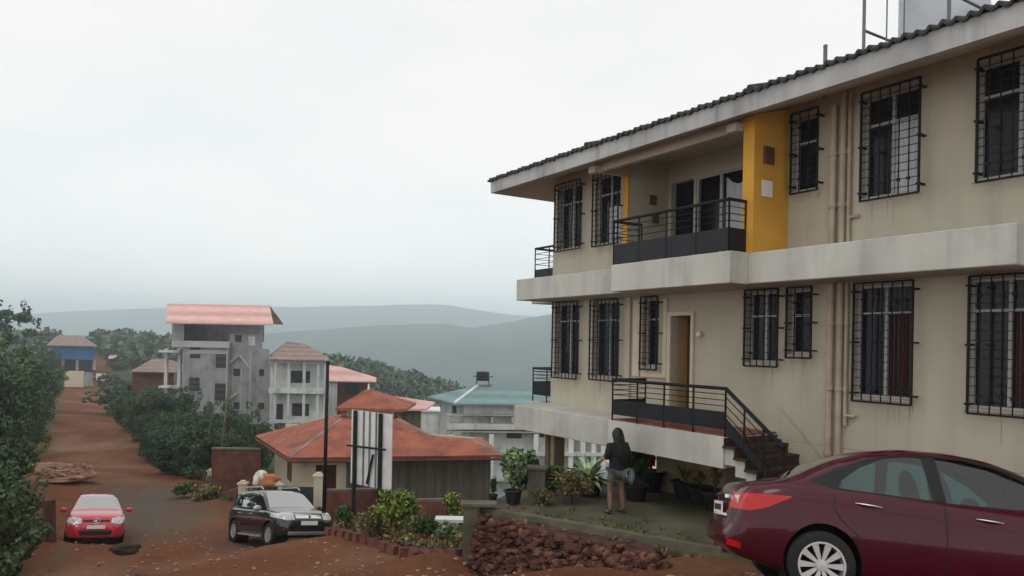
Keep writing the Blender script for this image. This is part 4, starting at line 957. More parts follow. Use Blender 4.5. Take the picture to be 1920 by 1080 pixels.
potted('potted_plant', 1220, 921, 'red leaved plant in black pot, farthest of the row under the slab', bushy(160, .12, .45, .1, 'redleaf', 3, 6), .27, .42)
potted('potted_plant', 1284, 934, 'thin yellow green stems in black pot, second of the row under the slab', blades(14, .5, 'ochreleaf', 4, .35, .02), .27, .34)
potted('potted_plant', 1312, 946, 'small pale plant in black pot, third of the row under the slab', bushy(150, .14, .32, .07, 'leafD', 5, 6), .25, .34)
potted('potted_plant', 1341, 957, 'ochre leafed plant in black pot nearest the staircase', bushy(260, .12, .5, .08, 'ochreleaf', 6, 8), .26, .36)
potted('potted_plant', 1105, 930, 'large striped plant with long pale arching blades in dark pot left of the person', blades(46, .75, 'agave', 7, 1.05, .05, .8), .28, .34)
potted('potted_plant', 1192, 938, 'dense dark green plant in pot right of the person', bushy(900, .3, .8, .13, 'leafG', 8, 16), .25, .3)
potted('potted_plant', 962, 945, 'pale green variegated shrub in a pot behind the rubble wall', bushy(1500, .34, .72, .10, 'leafP', 9, 18), .17, .26)
potted('potted_plant', 924, 943, 'very small dark plant in pot near the square concrete post', bushy(130, .08, .3, .09, 'leafG', 10, 5), .09, .16)
def shrub(name, label, pos, rad, hh, n, size, m, seed, cl=16, group='shrubs around the patio and wall', **kw):
    t = thing(name, pos, label, 'shrub', group); bushy(n, rad, hh, size, m, seed, cl, **kw)(t, .0); return t
shrub('dry_shrub', 'dry olive coloured shrub left of the person on the patio', atz(1072, 946, ZP), .48, .62, 1700, .06, 'leafD', 11, 20)
shrub('dry_shrub', 'low olive weeds at the foot of the cream pillar', atz(1020, 948, ZP), .25, .3, 500, .06, 'leafD', 12, 10)
shrub('dark_shrub', 'dark shrub behind the pale variegated shrub', atz(985, 925, ZP)+Vector((0,.5,-.1)), .35, .85, 900, .12, 'leafG', 13, 14)
shrub('dark_shrub', 'dark brown green shrub against the cream pillar', atz(1040, 930, ZP), .3, .6, 700, .09, 'leafG', 14, 12)
pp = at(745, 1003, 18.5); shrub('yellow_bush', 'bright yellow green bush beside the two signboard posts', pp+Vector((0,0,.15)), .62, .95, 2600, .12, 'leafY', 15, 26, 'roadside garden shrubs')
pp = at(694, 1006, 18.5); shrub('dry_bush', 'olive brown bush left of the bright yellow green one', pp, .42, .7, 1500, .09, 'leafD', 16, 18, 'roadside garden shrubs')
pp = at(648, 990, 20.5); shrub('dark_bush', 'dark green bush just right of the dark SUV', pp, .35, .62, 900, .1, 'leafG', 17, 12, 'roadside garden shrubs')
pp = at(838, 1025, 16.2); shrub('garden_weed', 'pale green weeds growing left of the square concrete post', pp, .38, .55, 900, .08, 'leafP', 18, 12, 'roadside garden shrubs')
pp = at(800, 1010, 17.2); shrub('garden_weed', 'low green plants at the right end of the flower bed', pp, .4, .5, 800, .09, 'leafG', 19, 12, 'roadside garden shrubs')
pp = at(850, 955, 20); shrub('garden_bush', 'green bush behind the white bench top', pp+Vector((0,0,-.3)), .4, .75, 1000, .1, 'leafY', 20, 12, 'roadside garden shrubs')
pp = at(392, 945, 31); shrub('verge_weed', 'light green weeds on the verge behind the dark SUV', pp, .8, .8, 1200, .13, 'leafD', 21, 18, 'roadside garden shrubs')
pp = at(440, 950, 30); shrub('verge_weed', 'dark weeds beside the short cream pillar', pp, .5, .5, 800, .12, 'leafG', 22, 14, 'roadside garden shrubs')
pp = at(345, 930, 34); shrub('verge_weed', 'weeds at the foot of the bush nearest the road edge', pp, .7, .6, 900, .13, 'leafG', 23, 14, 'roadside garden shrubs')
BN = thing('white_bench', at(844, 1000, 17.8), 'small white slab bench left of the square concrete post', 'bench')
mb = MB(); mb.box(-.36,.36,-.2,.2,.30,.37); mb.build('seat', M['boardw'], BN)
for x in (-.26,.26): mb = MB(); mb.box(x-.05,x+.05,-.16,.16,-.2,.30); mb.build('leg', M['concrete'], BN)
# laterite edging blocks
gA = at(612, 1001, 21.5); gB = at(864, 1047, 13.9)
wds = ['at the SUV end of the row','next to the SUV end of the row','third from the SUV end','fourth from the SUV end, tilted','fifth from the SUV end','in front of the olive brown bush','between the olive brown and yellow green bushes','in front of the yellow green bush','just right of the yellow green bush','fifth from the concrete post','fourth from the concrete post','third from the concrete post','next to last before the concrete post','touching the square concrete post']
for i in range(14):
    t_ = (i+.5)/14; c = gA.lerp(gB, t_); c.z = h1(c.x, c.y)+.06; dd = (gB-gA).normalized()
    mb = MB(); 
    bm = bmesh.new(); bmesh.ops.create_cube(bm, size=1); bmesh.ops.subdivide_edges(bm, edges=bm.edges, cuts=3, use_grid_fill=True)
    for v_ in bm.verts: v_.co = Vector((v_.co.x*.36, v_.co.y*.2, v_.co.z*.22))*(1+.10*noise.noise(v_.co*2+Vector((i*5,0,0))))
    bm.verts.ensure_lookup_table(); mb.add([v_.co.copy() for v_ in bm.verts], [tuple(v_.index for v_ in f.verts) for f in bm.faces]); bm.free()
    o = mb.build('laterite_block', M['laterite']); o.location = c; o.rotation_euler = (rs.uniform(-.15,.15), rs.uniform(-.2,.2), math.atan2(dd.y, dd.x)+rs.uniform(-.3,.3))
    tag(o, 'laterite edging block '+wds[i], 'block', 'laterite blocks edging the flower bed')

# left side: stone heap, stump, earth lumps
HP = thing('stone_heap', at(80, 880, 36), 'heap of pale orange stones and earth at the left roadside', 'stone heap')
mb = MB(); mb2 = MB(); hl = Vector(HP.location)
mb.lump((-.5,.9,-.5), 1.9, 4, 4, .25, 1.1, (1.5,1.1,.36)); mb.lump((1.2,-1.2,-.35), 1.3, 6, 4, .25, 1.1, (1.5,.9,.16))
for i in range(420):
    a = rs.random()*6.28; q = math.sqrt(rs.random())*2.7; mb2.lump((math.cos(a)*q*1.15-.2, math.sin(a)*q*.9, .16*(1-q/2.8)+rs.uniform(-.12,.06)), .03+.17*rs.random()**3, rs.random()*40, 1, .8, 1.9, (1.2,1,.7))
mm2 = mat('pale_laterite_earth', (.40, .22, .14), .95, scale=1.5, c2=(.17, .08, .055), bump=.7, bscale=4); mm3 = mat('pale_stone', (.42, .27, .19), .95, scale=1.0, c2=(.16, .08, .055), bump=.5)
mb.build('earth_mound', mm2, HP, smooth=True); mb2.build('loose_rubble', mm3, HP)['kind'] = 'stuff'
ST = thing('tree_stump', at(92, 1000, 21), 'upright brown stump between the left bush and the red car', 'stump')
mb = MB(); mb.cyl((0,0,-.3),(.0,0,.95),.19,.15,9); mb.lump((-.25,.1,.2), .28, 2, 2, .4, 1.5, (1.1,.8,1)); mb.build('trunk', mat('red_brown_bark', (.10,.045,.03), .95, var=.4, scale=4, bump=.6), ST)
q = at(238, 1026, 18.3); mb = MB(); mb.lump((0,0,-.03), .3, 7, 3, .6, 2.0, (1.15,.8,.42)); o = mb.build('earth_lump', M['soil'], smooth=True); o.location = q; tag(o, 'dark lump of earth on the road in front of the red car', 'earth lump')
mb = MB(); 
for i in range(9): mb.lump((i*.13, -i*.05, -i*.012), .07+.02*math.sin(i), i, 1, .4, 1.5, (1.5,.9,.5))
o = mb.build('earth_ridge', M['rubble'], smooth=True); qq = at(262, 1034, 17.8); o.location = (qq.x, qq.y, h1(qq.x, qq.y)+.02); tag(o, 'thin dark ridge of earth trailing right of the dark earth lump', 'earth ridge')
HP.scale = (.8, .8, .7)
# pebbles on the bare earth
mb = MB()
for i in range(1500):
    Y = 6+20*rs.random()**1.4; px = rs.uniform(-60, 1500); x = (px-960)/1400*Y
    if x > .6 and Y > 9.5+0*x: continue
    mb.lump((x, Y, h1(x, Y)), rs.uniform(.01,.045)*(1 if Y < 14 else 1.3), rs.random()*30, 1, .4, 1.5, (1.2,1,.6))
tag(mb.build('pebbles', mm3), 'loose stones scattered over the red earth', 'stones', kind='stuff')
# dry weeds tufts scattered at verge
mb = MB()
for i in range(420):
    Y = 19+50*rs.random(); side = rs.choice((-1, 1)); x = road_c(Y)+side*np.interp(Y, [15,25,40,60,150],[8.6,7.2,4.9,4.3,4.5])+side*abs(rs.gauss(0,1.2))
    leaves(mb, rng, (x, Y, h1(x, Y)+.1), (.3,.3,.22), 24, .2, 1.6, .1)
for i in range(140):
    t_ = rs.random(); c = gA.lerp(gB, t_); leaves(mb, rng, (c.x+rs.uniform(0,.9)*.6, c.y+rs.uniform(.1,1.6), h1(c.x, c.y)+.12), (.16,.16,.14), 22, .1, 1.6, .1)
tag(mb.build('verge_grass', M['leafD'], fix=False), 'rough grass and weeds along both road verges', 'grass', kind='stuff')

# ------------------------------------------------------------------ vehicles
def smooth1(xs, ys, q, sg):
    y = np.interp(q, xs, ys); 
    if sg <= 0: return y
    dx = q[1]-q[0]; k = np.exp(-.5*(np.arange(-30, 31)*dx/sg)**2); k /= k.sum(); yp = np.concatenate([np.full(30, y[0]), y, np.full(30, y[-1])]); out = np.convolve(yp, k, 'valid')
    return out
def car_shell(sp):
    L_ = sp['L']; N = 110; q = np.linspace(0, L_, N)
    f = {k: smooth1([p[0] for p in sp[k]], [p[1] for p in sp[k]], q, sp.get('sg', .05)) for k in ('top', 'belt', 'bot', 'w')}
    rings = []
    for i in range(N):
        zb, w_, top = f['bot'][i], f['w'][i], f['top'][i]; belt = min(f['belt'][i], top-.02); Hh = belt-zb
        e = min(.09, .45*(top-belt)+.004); wg = w_-.085; wr = max(.2, wg-sp['tumble']*(top-e-belt))
        c = [(0, zb), (w_-.16, zb), (w_-.05, zb+.05*Hh), (w_-.015, zb+.28*Hh), (w_, zb+.52*Hh), (w_-.006, zb+.76*Hh), (w_-.032, zb+.93*Hh), (w_-.06, belt), (wg, belt+min(.012, .3*(top-belt))), (wr, top-e), (wr-.09, top-.3*e), (wr*.5, top-.06*e), (0, top)]
        cnt = [2, 3, 3, 4, 4, 3, 2, 2, 10, 3, 4, 4]; pts = []
        for (a, b, n) in zip(c[:-1], c[1:], cnt):
            for k in range(n): t = k/n; pts.append((a[0]+(b[0]-a[0])*t, a[1]+(b[1]-a[1])*t))
        pts.append(c[-1]); p = np.array(pts)
        for _ in range(2): p[1:-1] = .25*p[:-2]+.5*p[1:-1]+.25*p[2:]
        rings.append(p)
    bm = bmesh.new(); grid = []
    for x, p in zip(q, rings):
        row = [bm.verts.new((x, -y, z)) for y, z in p]; row += [bm.verts.new((x, y, z)) for y, z in p[-2:0:-1]]; grid.append(row)
    m_ = len(grid[0])
    for i in range(N-1):
        for j in range(m_): bm.faces.new((grid[i][j], grid[i][(j+1) % m_], grid[i+1][(j+1) % m_], grid[i+1][j]))
    bm.faces.new(grid[0]); bm.faces.new(grid[-1][::-1]); bmesh.ops.recalc_face_normals(bm, faces=bm.faces)
    def ysurf(x, z):
        i = min(N-1, max(0, int(round(x/L_*(N-1))))); p = rings[i]; k = int(np.argmax(p[:,0])); 
        zz = p[:,1]; return float(np.interp(z, zz, p[:,0]))
    return bm, ysurf
def inpoly(p, poly):
    c = False; n = len(poly)
    for i in range(n):
        a = poly[i]; b = poly[i-1]
        if (a[1] > p[1]) != (b[1] > p[1]) and p[0] < (b[0]-a[0])*(p[1]-a[1])/(b[1]-a[1])+a[0]: c = not c
    return c
def cut(bm, poly, ax, cond):
    a, b = ax; xs = [p[0] for p in poly]; ys = [p[1] for p in poly]
    for i in range(len(poly)):
        p = poly[i-1]; r_ = poly[i]; d = (r_[0]-p[0], r_[1]-p[1])
        fs = [f for f in bm.faces if cond(f.calc_center_median()) and max(v.co[a] for v in f.verts) >= min(xs)-.01 and min(v.co[a] for v in f.verts) <= max(xs)+.01 and max(v.co[b] for v in f.verts) >= min(ys)-.01 and min(v.co[b] for v in f.verts) <= max(ys)+.01]
        nrm = [0,0,0]; nrm[a] = -d[1]; nrm[b] = d[0]; co_ = [0,0,0]; co_[a] = p[0]; co_[b] = p[1]
        if abs(d[0])+abs(d[1]) < 1e-6: continue
        geom = fs+list({e for f in fs for e in f.edges})+list({v for f in fs for v in f.verts})
        bmesh.ops.bisect_plane(bm, geom=geom, plane_co=co_, plane_no=nrm, dist=1e-5)
    return [f for f in bm.faces if cond(f.calc_center_median()) and inpoly((f.calc_center_median()[a], f.calc_center_median()[b]), poly)]
def take(bm, faces, name, m, parent, push=0.):
    mb = MB(); idx = {}
    for f in faces:
        for v in f.verts:
            if v not in idx: idx[v] = len(mb.v); mb.v.append(tuple(v.co+v.normal*push))
        mb.f.append(tuple(idx[v] for v in f.verts))
    bmesh.ops.delete(bm, geom=faces, context='FACES')
    return mb.build(name, m, parent, smooth=True, fix=False)
def circ(cx, cz, r, n=20): return [(cx+r*math.cos(2*math.pi*i/n), cz+r*math.sin(2*math.pi*i/n)) for i in range(n)]
CM = dict(
 tyre=mat('tyre_rubber', (.02,.02,.02), .8, var=.3), rim=mat('alloy', (.55,.55,.56), .35, var=.1, metal=.6), blk=mat('black_trim', (.012,.012,.013), .45, var=.2), chrome=mat('chrome', (.7,.7,.7), .12, var=.05, metal=1.),
 red=mat('red_lens', (.60,.012,.015), .25, c2=(.40,.006,.01), scale=5, spec=.3, coat=.35), clear=mat('clear_lens', (.6,.6,.6), .15, var=.35, scale=14, spec=.8, coat=1.), plate=mat('number_plate', (.75,.75,.73), .5, var=.05),
 cloth=mat('seat_cloth', (.06,.075,.075), .9, var=.2), white=mat('reverse_lens_and_painted_glint', (.75,.68,.68), .2, var=.1, coat=.8), under=mat('underbody', (.01,.01,.01), .9),  # white serves the reverse lamps and the painted bumper reflection
 maroon=mat('maroon_paint', (.062,.0035,.013), .25, c2=(.055,.003,.0115), spec=.2, coat=.38), redp=mat('bright_red_paint', (.50,.02,.045), .3, var=.05, coat=.9), blackp=mat('black_paint', (.012,.013,.014), .25, var=.1, coat=1.), silver=mat('silver_trim', (.5,.5,.5), .35, var=.1, metal=.5))
GL = seeglass('car_window_glass', (.27, .52, .56)); WSG = seeglass('windscreen_glass', (.14,.18,.20), .35)
def wheel(root, x, y, r, side, rr, spokes=10, name='wheel'):
    o = bpy.data.objects.new(name, None); COL.objects.link(o); o.parent = root; o.location = (x, y, r); s = side
    w_ = .10
    t = MB(); t.lathe([(rr+.005,-w_),(r-.02,-w_),(r-.003,-w_+.02),(r,-w_*.5),(r,w_*.5),(r-.003,w_-.02),(r-.02,w_),(rr+.005,w_)], n=40, axis='y'); to = t.build('tyre', CM['tyre'], o, smooth=True)
    g = MB(); g.lathe([(rr+.008,s*.1),(rr-.012,s*.1),(rr-.02,s*.06),(rr-.03,-s*.05)], n=40, axis='y')
    for i in range(spokes):
        a = 2*math.pi*i/spokes
        for da, w0, w1 in ((0, .020, .030),):
            ca, sa = math.cos(a), math.sin(a); vs = []
            for rad, hw, yy in ((.045, w0*.7, s*.085), (rr-.015, w1, s*.09)):
                for sg in (-1, 1): vs.append((ca*rad-sa*hw*sg, yy, sa*rad+ca*hw*sg))
            vs += [(v[0], v[1]-s*.03, v[2]) for v in vs[:4]]
            g.add(vs, [(0,1,3,2),(4,6,7,5),(0,2,6,4),(1,5,7,3),(0,4,5,1),(2,3,7,6)])
    g.lathe([(0,s*.1),(.05,s*.098),(.055,s*.06)], n=20, axis='y'); g.build('rim', CM['rim'], o)
    d = MB(); d.lathe([(0,s*.02),(rr-.02,s*.02),(rr-.02,-s*.05)], n=30, axis='y'); d.build('brake_disc', CM['under'], o)
    return o
def strip(mb, ys, pts, side, w_=.006, off=.003):
    P_ = []
    for (a, b) in zip(pts[:-1], pts[1:]):
        n = max(2, int(math.hypot(b[0]-a[0], b[1]-a[1])/.04))
        P_ += [(a[0]+(b[0]-a[0])*k/n, a[1]+(b[1]-a[1])*k/n) for k in range(n)]
    P_.append(pts[-1])
    for a, b in zip(P_[:-1], P_[1:]):
        d = Vector((b[0]-a[0], b[1]-a[1])).normalized(); n = Vector((-d.y, d.x))*w_
        q = []
        for p, sg in ((a,-1),(b,-1),(b,1),(a,1)): x = p[0]+n.x*sg*.5; z = p[1]+n.y*sg*.5; q.append((x, side*(ys(x, z)+off), z))
        mb.poly(q)
def seat(root, x, y, z=.55, h=.62):
    mb = MB(); mb.lump((0,0,.12), .26, 1, 3, .05, 1, (1,.95,.5)); 
    for k in range(8):
        t = k/7; mb.lump((-.22-.12*t, 0, .2+h*.75*t), .13, k, 2, .03, 1, (.6,1.7-.5*t,.9))
    mb.lump((-.36,0,.14+h), .1, 3, 2, .05, 1, (.6,1.2,.85)); o = mb.build('seat', CM['cloth'], root, smooth=True); o.location = (x, y, z)

# maroon sedan in the foreground
def frame(pr, pf, pfar, sign, xr):
    f = (Vector(pf)-Vector(pr)).normalized(); l = (Vector(pfar)-Vector(pr)); l = (l-f*l.dot(f)).normalized()*sign; u = f.cross(l)
    return f, l, u
pr = Vector((2.87, 6.90, -2.31)); pf = Vector((5.42, 6.58, -2.44)); pfar = Vector((3.06, 8.38, -2.58))
f_, l_, u_ = frame(pr, pf, pfar, 1, 0)
SED = thing('sedan_car', (0,0,0), 'shiny maroon sedan parked side on in the bottom right foreground', 'car')
org = pr + l_*.74 - f_*.90
SED.matrix_world = Matrix(((f_.x,l_.x,u_.x,org.x),(f_.y,l_.y,u_.y,org.y),(f_.z,l_.z,u_.z,org.z),(0,0,0,1)))
sp = dict(L=4.37, tumble=.42, sg=.045,
  top=[(0,.50),(.05,.62),(.07,.80),(.11,.93),(.18,1.00),(.28,1.02),(.50,1.045),(.72,1.13),(1.05,1.30),(1.40,1.42),(1.75,1.472),(2.15,1.475),(2.5,1.43),(2.8,1.33),(3.15,1.13),(3.35,1.03),(3.8,.93),(4.15,.82),(4.32,.66),(4.37,.5)],
  belt=[(0,.5),(.09,.55),(.12,.76),(.2,.94),(.5,1.005),(.9,1.0),(1.5,.975),(2.2,.945),(3.0,.92),(3.4,.90),(3.8,.82),(4.15,.72),(4.37,.45)],
  bot=[(0,.42),(.10,.30),(.35,.25),(.6,.19),(1.3,.17),(3.2,.17),(3.9,.2),(4.2,.22),(4.37,.3)],
  w=[(0,.50),(.05,.62),(.12,.71),(.2,.77),(.35,.82),(.7,.85),(1.4,.848),(2.6,.848),(3.4,.85),(3.8,.83),(4.1,.76),(4.28,.62),(4.37,.42)])
bm, ys = car_shell(sp)
for xa in (.90, 3.47):
    fs = cut(bm, circ(xa, .335, .355, 26), (0, 2), lambda c: abs(c.y) > .45 and c.z < .8); bmesh.ops.delete(bm, geom=fs, context='FACES')
for side in (-1, 1):
    cond = lambda c, s=side: c.y*s > .3 and c.z > .9
    wins = {'rear_window': [(1.06,1.025),(1.10,1.10),(1.28,1.235),(1.50,1.335),(1.80,1.385),(1.86,1.385),(1.90,.985)],
            'front_window': [(2.02,.975),(1.99,1.39),(2.25,1.385),(2.55,1.325),(2.85,1.18),(3.08,1.03),(3.10,.965)]}
    for nm, pl in wins.items(): take(bm, cut(bm, pl, (0,2), cond), 'door_window', GL, SED)
    # black surround band
    fs = cut(bm, [(.78,1.075),(.86,1.10),(1.10,1.225),(1.35,1.325),(1.60,1.385),(1.95,1.412),(2.3,1.405),(2.62,1.34),(2.95,1.17),(3.18,1.02),(3.16,.955),(2.0,.965),(1.0,1.01)], (0,2), cond); take(bm, fs, 'window_surround', CM['blk'], SED)
    fs = cut(bm, [(.0,.87),(.0,.75),(.22,.745),(.38,.79),(.60,.895),(.61,.91),(.4,.91),(.12,.90)], (0,2), lambda c, s=side: c.y*s > .36 and c.x < .7); take(bm, fs, 'tail_light', CM['red'], SED, .004)
    fs = cut(bm, [(.03,.46),(.03,.40),(.15,.38),(.15,.44)], (0,2), lambda c, s=side: c.y*s > .5 and c.x < .4); take(bm, fs, 'reflector', CM['red'], SED, .004)
    fs = cut(bm, [(3.85,.80),(3.9,.70),(4.25,.62),(4.3,.70),(4.1,.80)], (0,2), lambda c, s=side: c.y*s > .4 and c.x > 3.5); take(bm, fs, 'headlight', CM['clear'], SED, .003)
take(bm, cut(bm, [(.62,-.50),(.62,.50),(1.28,.42),(1.28,-.42)], (0,1), lambda c: c.z > 1.0), 'rear_windscreen', WSG, SED)
take(bm, cut(bm, [(2.62,-.46),(2.62,.46),(3.25,.60),(3.25,-.60)], (0,1), lambda c: c.z > .98), 'windscreen', WSG, SED)
body = take(bm, list(bm.faces), 'body', CM['maroon'], SED); bm.free()
for s in (-1, 1):
    mb = MB(); strip(mb, ys, [(1.98,1.0),(1.99,.5),(1.97,.24)], s, .009); strip(mb, ys, [(1.02,1.0),(1.0,.86),(1.06,.74),(1.22,.6),(1.27,.45),(1.27,.26)], s, .009); strip(mb, ys, [(3.12,.94),(3.05,.6),(3.05,.26)], s, .009); strip(mb, ys, [(1.27,.25),(3.05,.25)], s, .009); mb.build('door_gap', CM['blk'], body, fix=False)
    mb = MB(); strip(mb, ys, [(.62,.905),(1.4,.855),(2.2,.80),(3.3,.74)], s, .012, .005); mb.build('crease', CM['maroon'], body, fix=False)
    for x0, z in ((1.20,.90),(2.25,.855)):
        mb = MB(); 
        for k in range(12):
            t = k/11; x = x0+.22*t; r_ = .013*(.5+math.sin(math.pi*t)*.6); y = ys(x, z)+.012+.02*math.sin(math.pi*t); mb.lump((x, s*y, z-.018*t), r_, k, 1, 0, 1, (2.0,1,1))
        mb.build('door_handle', CM['chrome'], SED, smooth=True)
    mb = MB(); mb.lump((2.98, s*.90, 1.0), .11, 1, 3, .05, 1, (.8,1,.62)); mb.box(2.95,3.0,min(s*.78,s*.88),max(s*.78,s*.88),.95,.98); mb.build('side_mirror', CM['maroon'], SED, smooth=True)
    for xa in (.90, 3.47):
        mb = MB(); mb.lathe([(.36,s*.83),(.37,s*.5),(.0,s*.5)], (xa,0,.335), n=30, axis='y'); mb.build('wheel_arch_liner', CM['under'], SED)
        wheel(SED, xa, s*.745, .31, s, .208)
for x in (1.35, 2.35):
    for y in (-.36, .36): seat(SED, x+.1, y, .45)
mb = MB(); mb.box(.55,3.3,-.7,.7,.3,.36); mb.box(.5,1.05,-.62,.62,.36,1.0); mb.box(3.0,3.3,-.65,.65,.36,.93); mb.build('interior', CM['under'], SED)
mb = MB(); mb.box(.022,.034,-.25,.25,.68,.80); pl = mb.build('number_plate', CM['plate'], SED)
mb = MB()
for k in range(9): mb.box(.0185,.0215,-.21+k*.048,-.185+k*.048,.71,.77)
mb.build('plate_characters', CM['blk'], pl)
mb = MB(); mb.box(.045,.12,-.30,.30,.84,.875); mb.build('trunk_chrome_strip', CM['chrome'], SED)
mb = MB(); 
for k in range(16):
    y0 = -.60+k*.075; xx = lambda y: .0+.16*(abs(y)/.62)**3; mb.poly([(xx(y0),y0,.665),(xx(y0+.075),y0+.075,.665),(xx(y0+.075)+.03,y0+.075,.69),(xx(y0)+.03,y0,.69)])
mb.build('bumper_ledge_painted_glint', CM['white'], SED, fix=False)  # white strip paints the bright reflection along the bumper's upper ledge
for y in (-.5, .5): mb = MB(); mb.box(.115,.16,y-.10,y+.06,.80,.88); mb.build('reverse_lamp', CM['white'], SED)
mb = MB(); mb.cyl((.16,.45,.27),(.3,.45,.27),.03,.03,10); mb.build('exhaust', CM['chrome'], SED)

def squeeze(o):
    for c in o.children:
        if c.type == 'MESH' and c.location.length < 1e-4:
            for v in c.data.vertices:
                if v.co.x < .85: v.co.x = .85-(.85-v.co.x)*.93
        if c.type == 'MESH': squeeze(c)
squeeze(SED)
# dark SUV and red hatchback on the earth road
def front_things(root, bm, L_, lights, grille, plate_z, body_m, ws, gr_m):
    for s in (-1, 1):
        pl = [(s*y, z) for y, z in lights]; take(bm, cut(bm, pl, (1,2), lambda c: c.x > L_-.75), 'headlight', CM['clear'], root, .012)
    take(bm, cut(bm, grille, (1,2), lambda c: c.x > L_-.5), 'grille', gr_m, root, .006)
SUV = thing('suv_car', (0,0,0), 'black SUV with roof rails parked facing the camera on the earth road', 'car')
wf = at(512, 1024, 21.2); wf2 = at(600, 1023, 21.6); wrr = at(450, 1014, 23.6)
hd = Vector((.66, -.751)); 
def place(root, px, py, Y, hd, axx, tw, wx):
    # px,py,Y: contact of front wheel on the image-left side
    c = Vector(((px-960)/1400*Y, Y)); l = Vector((-hd.y, hd.x)); r_ = -l
    # image-left side of a car facing the camera is its right side
    fr_ = c; fl = c + l*tw; rr_ = c - hd*wx; 
    A_ = Vector((fr_.x, fr_.y, h1(*fr_))); B_ = Vector((fl.x, fl.y, h1(*fl))); C_ = Vector((rr_.x, rr_.y, h1(*rr_)))
    f = (A_-C_).normalized(); lv = (B_-A_); lv = (lv-f*lv.dot(f)).normalized(); u = f.cross(lv); o = C_ + lv*(tw/2) - f*axx
    root.matrix_world = Matrix(((f.x,lv.x,u.x,o.x),(f.y,lv.y,u.y,o.y),(f.z,lv.z,u.z,o.z),(0,0,0,1)))
place(SUV, 514, 1020, 21.8, hd, .82, 1.55, 2.67)
sp = dict(L=4.31, tumble=.30, sg=.05,
  top=[(0,.85),(.04,1.05),(.18,1.40),(.32,1.55),(.6,1.61),(1.6,1.635),(2.2,1.62),(2.5,1.56),(3.15,1.15),(3.3,1.10),(3.9,1.04),(4.15,.97),(4.27,.84),(4.31,.7)],
  belt=[(0,.8),(.1,.98),(.6,1.03),(2.0,1.0),(3.1,.99),(3.9,.95),(4.2,.86),(4.31,.66)], bot=[(0,.45),(.2,.32),(.5,.25),(3.8,.25),(4.1,.3),(4.31,.38)],
  w=[(0,.70),(.1,.82),(.4,.89),(1,.90),(3.3,.90),(3.8,.90),(4.1,.84),(4.25,.72),(4.31,.6)])
bm, ys = car_shell(sp)
for xa in (.82, 3.49):
    fs = cut(bm, circ(xa, .36, .40, 22), (0, 2), lambda c: abs(c.y) > .5 and c.z < .9); bmesh.ops.delete(bm, geom=fs, context='FACES')
for s in (-1, 1):
    cond = lambda c, s=s: c.y*s > .4 and c.z > .95
    for pl in ([(.45,1.08),(.5,1.42),(.9,1.50),(.98,1.50),(.98,1.06)], [(1.04,1.06),(1.04,1.51),(1.85,1.53),(1.90,1.05)], [(2.0,1.05),(1.97,1.53),(2.35,1.50),(3.0,1.10),(3.0,1.04)]): take(bm, cut(bm, pl, (0,2), cond), 'door_window', WSG, SUV)
take(bm, cut(bm, [(2.48,-.60),(2.48,.60),(3.18,.74),(3.18,-.74)], (0,1), lambda c: c.z > 1.08), 'windscreen', WSG, SUV)
front_things(SUV, bm, 4.31, [(.44,.97),(.44,.79),(.66,.77),(.88,.84),(.88,.95),(.7,.99)], [(-.40,.95),(-.40,.83),(.40,.83),(.40,.95)], .6, None, None, CM['chrome'])
take(bm, cut(bm, [(-.5,.46),(-.42,.62),(.42,.62),(.5,.46)], (1,2), lambda c: c.x > 4.), 'lower_grille', CM['blk'], SUV, .004)
take(bm, cut(bm, [(-.62,.46),(-.62,.36),(.62,.36),(.62,.46)], (1,2), lambda c: c.x > 4.), 'skid_plate', CM['silver'], SUV, .01)
bd = take(bm, list(bm.faces), 'body', CM['blackp'], SUV); bm.free()
for s in (-1, 1):
    mb = MB(); mb.tube([(.55,s*.60,1.62),(.62,s*.60,1.70),(2.1,s*.60,1.72),(2.25,s*.60,1.64)], .02, 6); mb.build('roof_rail', CM['silver'], SUV)
    mb = MB(); mb.lump((2.85,s*1.0,1.08), .13, 1, 2, .05, 1, (.55,1,.75)); mb.build('side_mirror', CM['silver'] if s < 0 else CM['blackp'], SUV, smooth=True)
    mb = MB(); strip(mb, ys, [(1.98,1.0),(1.99,.34)], s, .012); strip(mb, ys, [(1.05,1.0),(1.2,.6),(1.2,.34)], s, .012); strip(mb, ys, [(3.05,1.0),(3.02,.34)], s, .012); mb.build('door_gap', CM['under'], bd, fix=False)
    for x0 in (1.2, 2.1): mb = MB(); mb.box(x0,x0+.2,min(s*.90,s*.93),max(s*.90,s*.93),.90,.93); mb.build('door_handle', CM['silver'], SUV)
    mb = MB(); mb.box(1.3,3.0,min(s*.86,s*.915),max(s*.86,s*.915),.26,.31); mb.build('sill_step', CM['silver'], SUV)
    for xa in (.82, 3.49):
        mb = MB(); mb.lathe([(.41,s*.87),(.42,s*.5),(0,s*.5)], (xa,0,.36), n=24, axis='y'); mb.build('wheel_arch_liner', CM['under'], SUV)
        wheel(SUV, xa, s*.775, .34, s, .21, 8)
    for y in (.1,): pass
for x in (1.5, 2.3):
    for y in (-.38, .38): seat(SUV, x, y, .55)
mb = MB(); mb.box(4.325,4.34,-.26,.26,.64,.76); mb.build('number_plate', CM['plate'], SUV)
mb = MB(); mb.lathe([(.0,.0),(.05,.0),(.055,.02),(0,.03)], n=4); 
o = mb.build('badge', CM['chrome'], SUV); o.location = (4.31, 0, .89); o.rotation_euler = (0, R(90), 0); o.scale = (1.3, .8, 1)
for s in (-1, 1): mb = MB(); mb.lathe([(0,.03),(.05,.02),(.055,0)], n=14); o = mb.build('fog_lamp', CM['clear'], SUV); o.location = (4.2, s*.68, .52); o.rotation_euler = (0, R(90), 0)

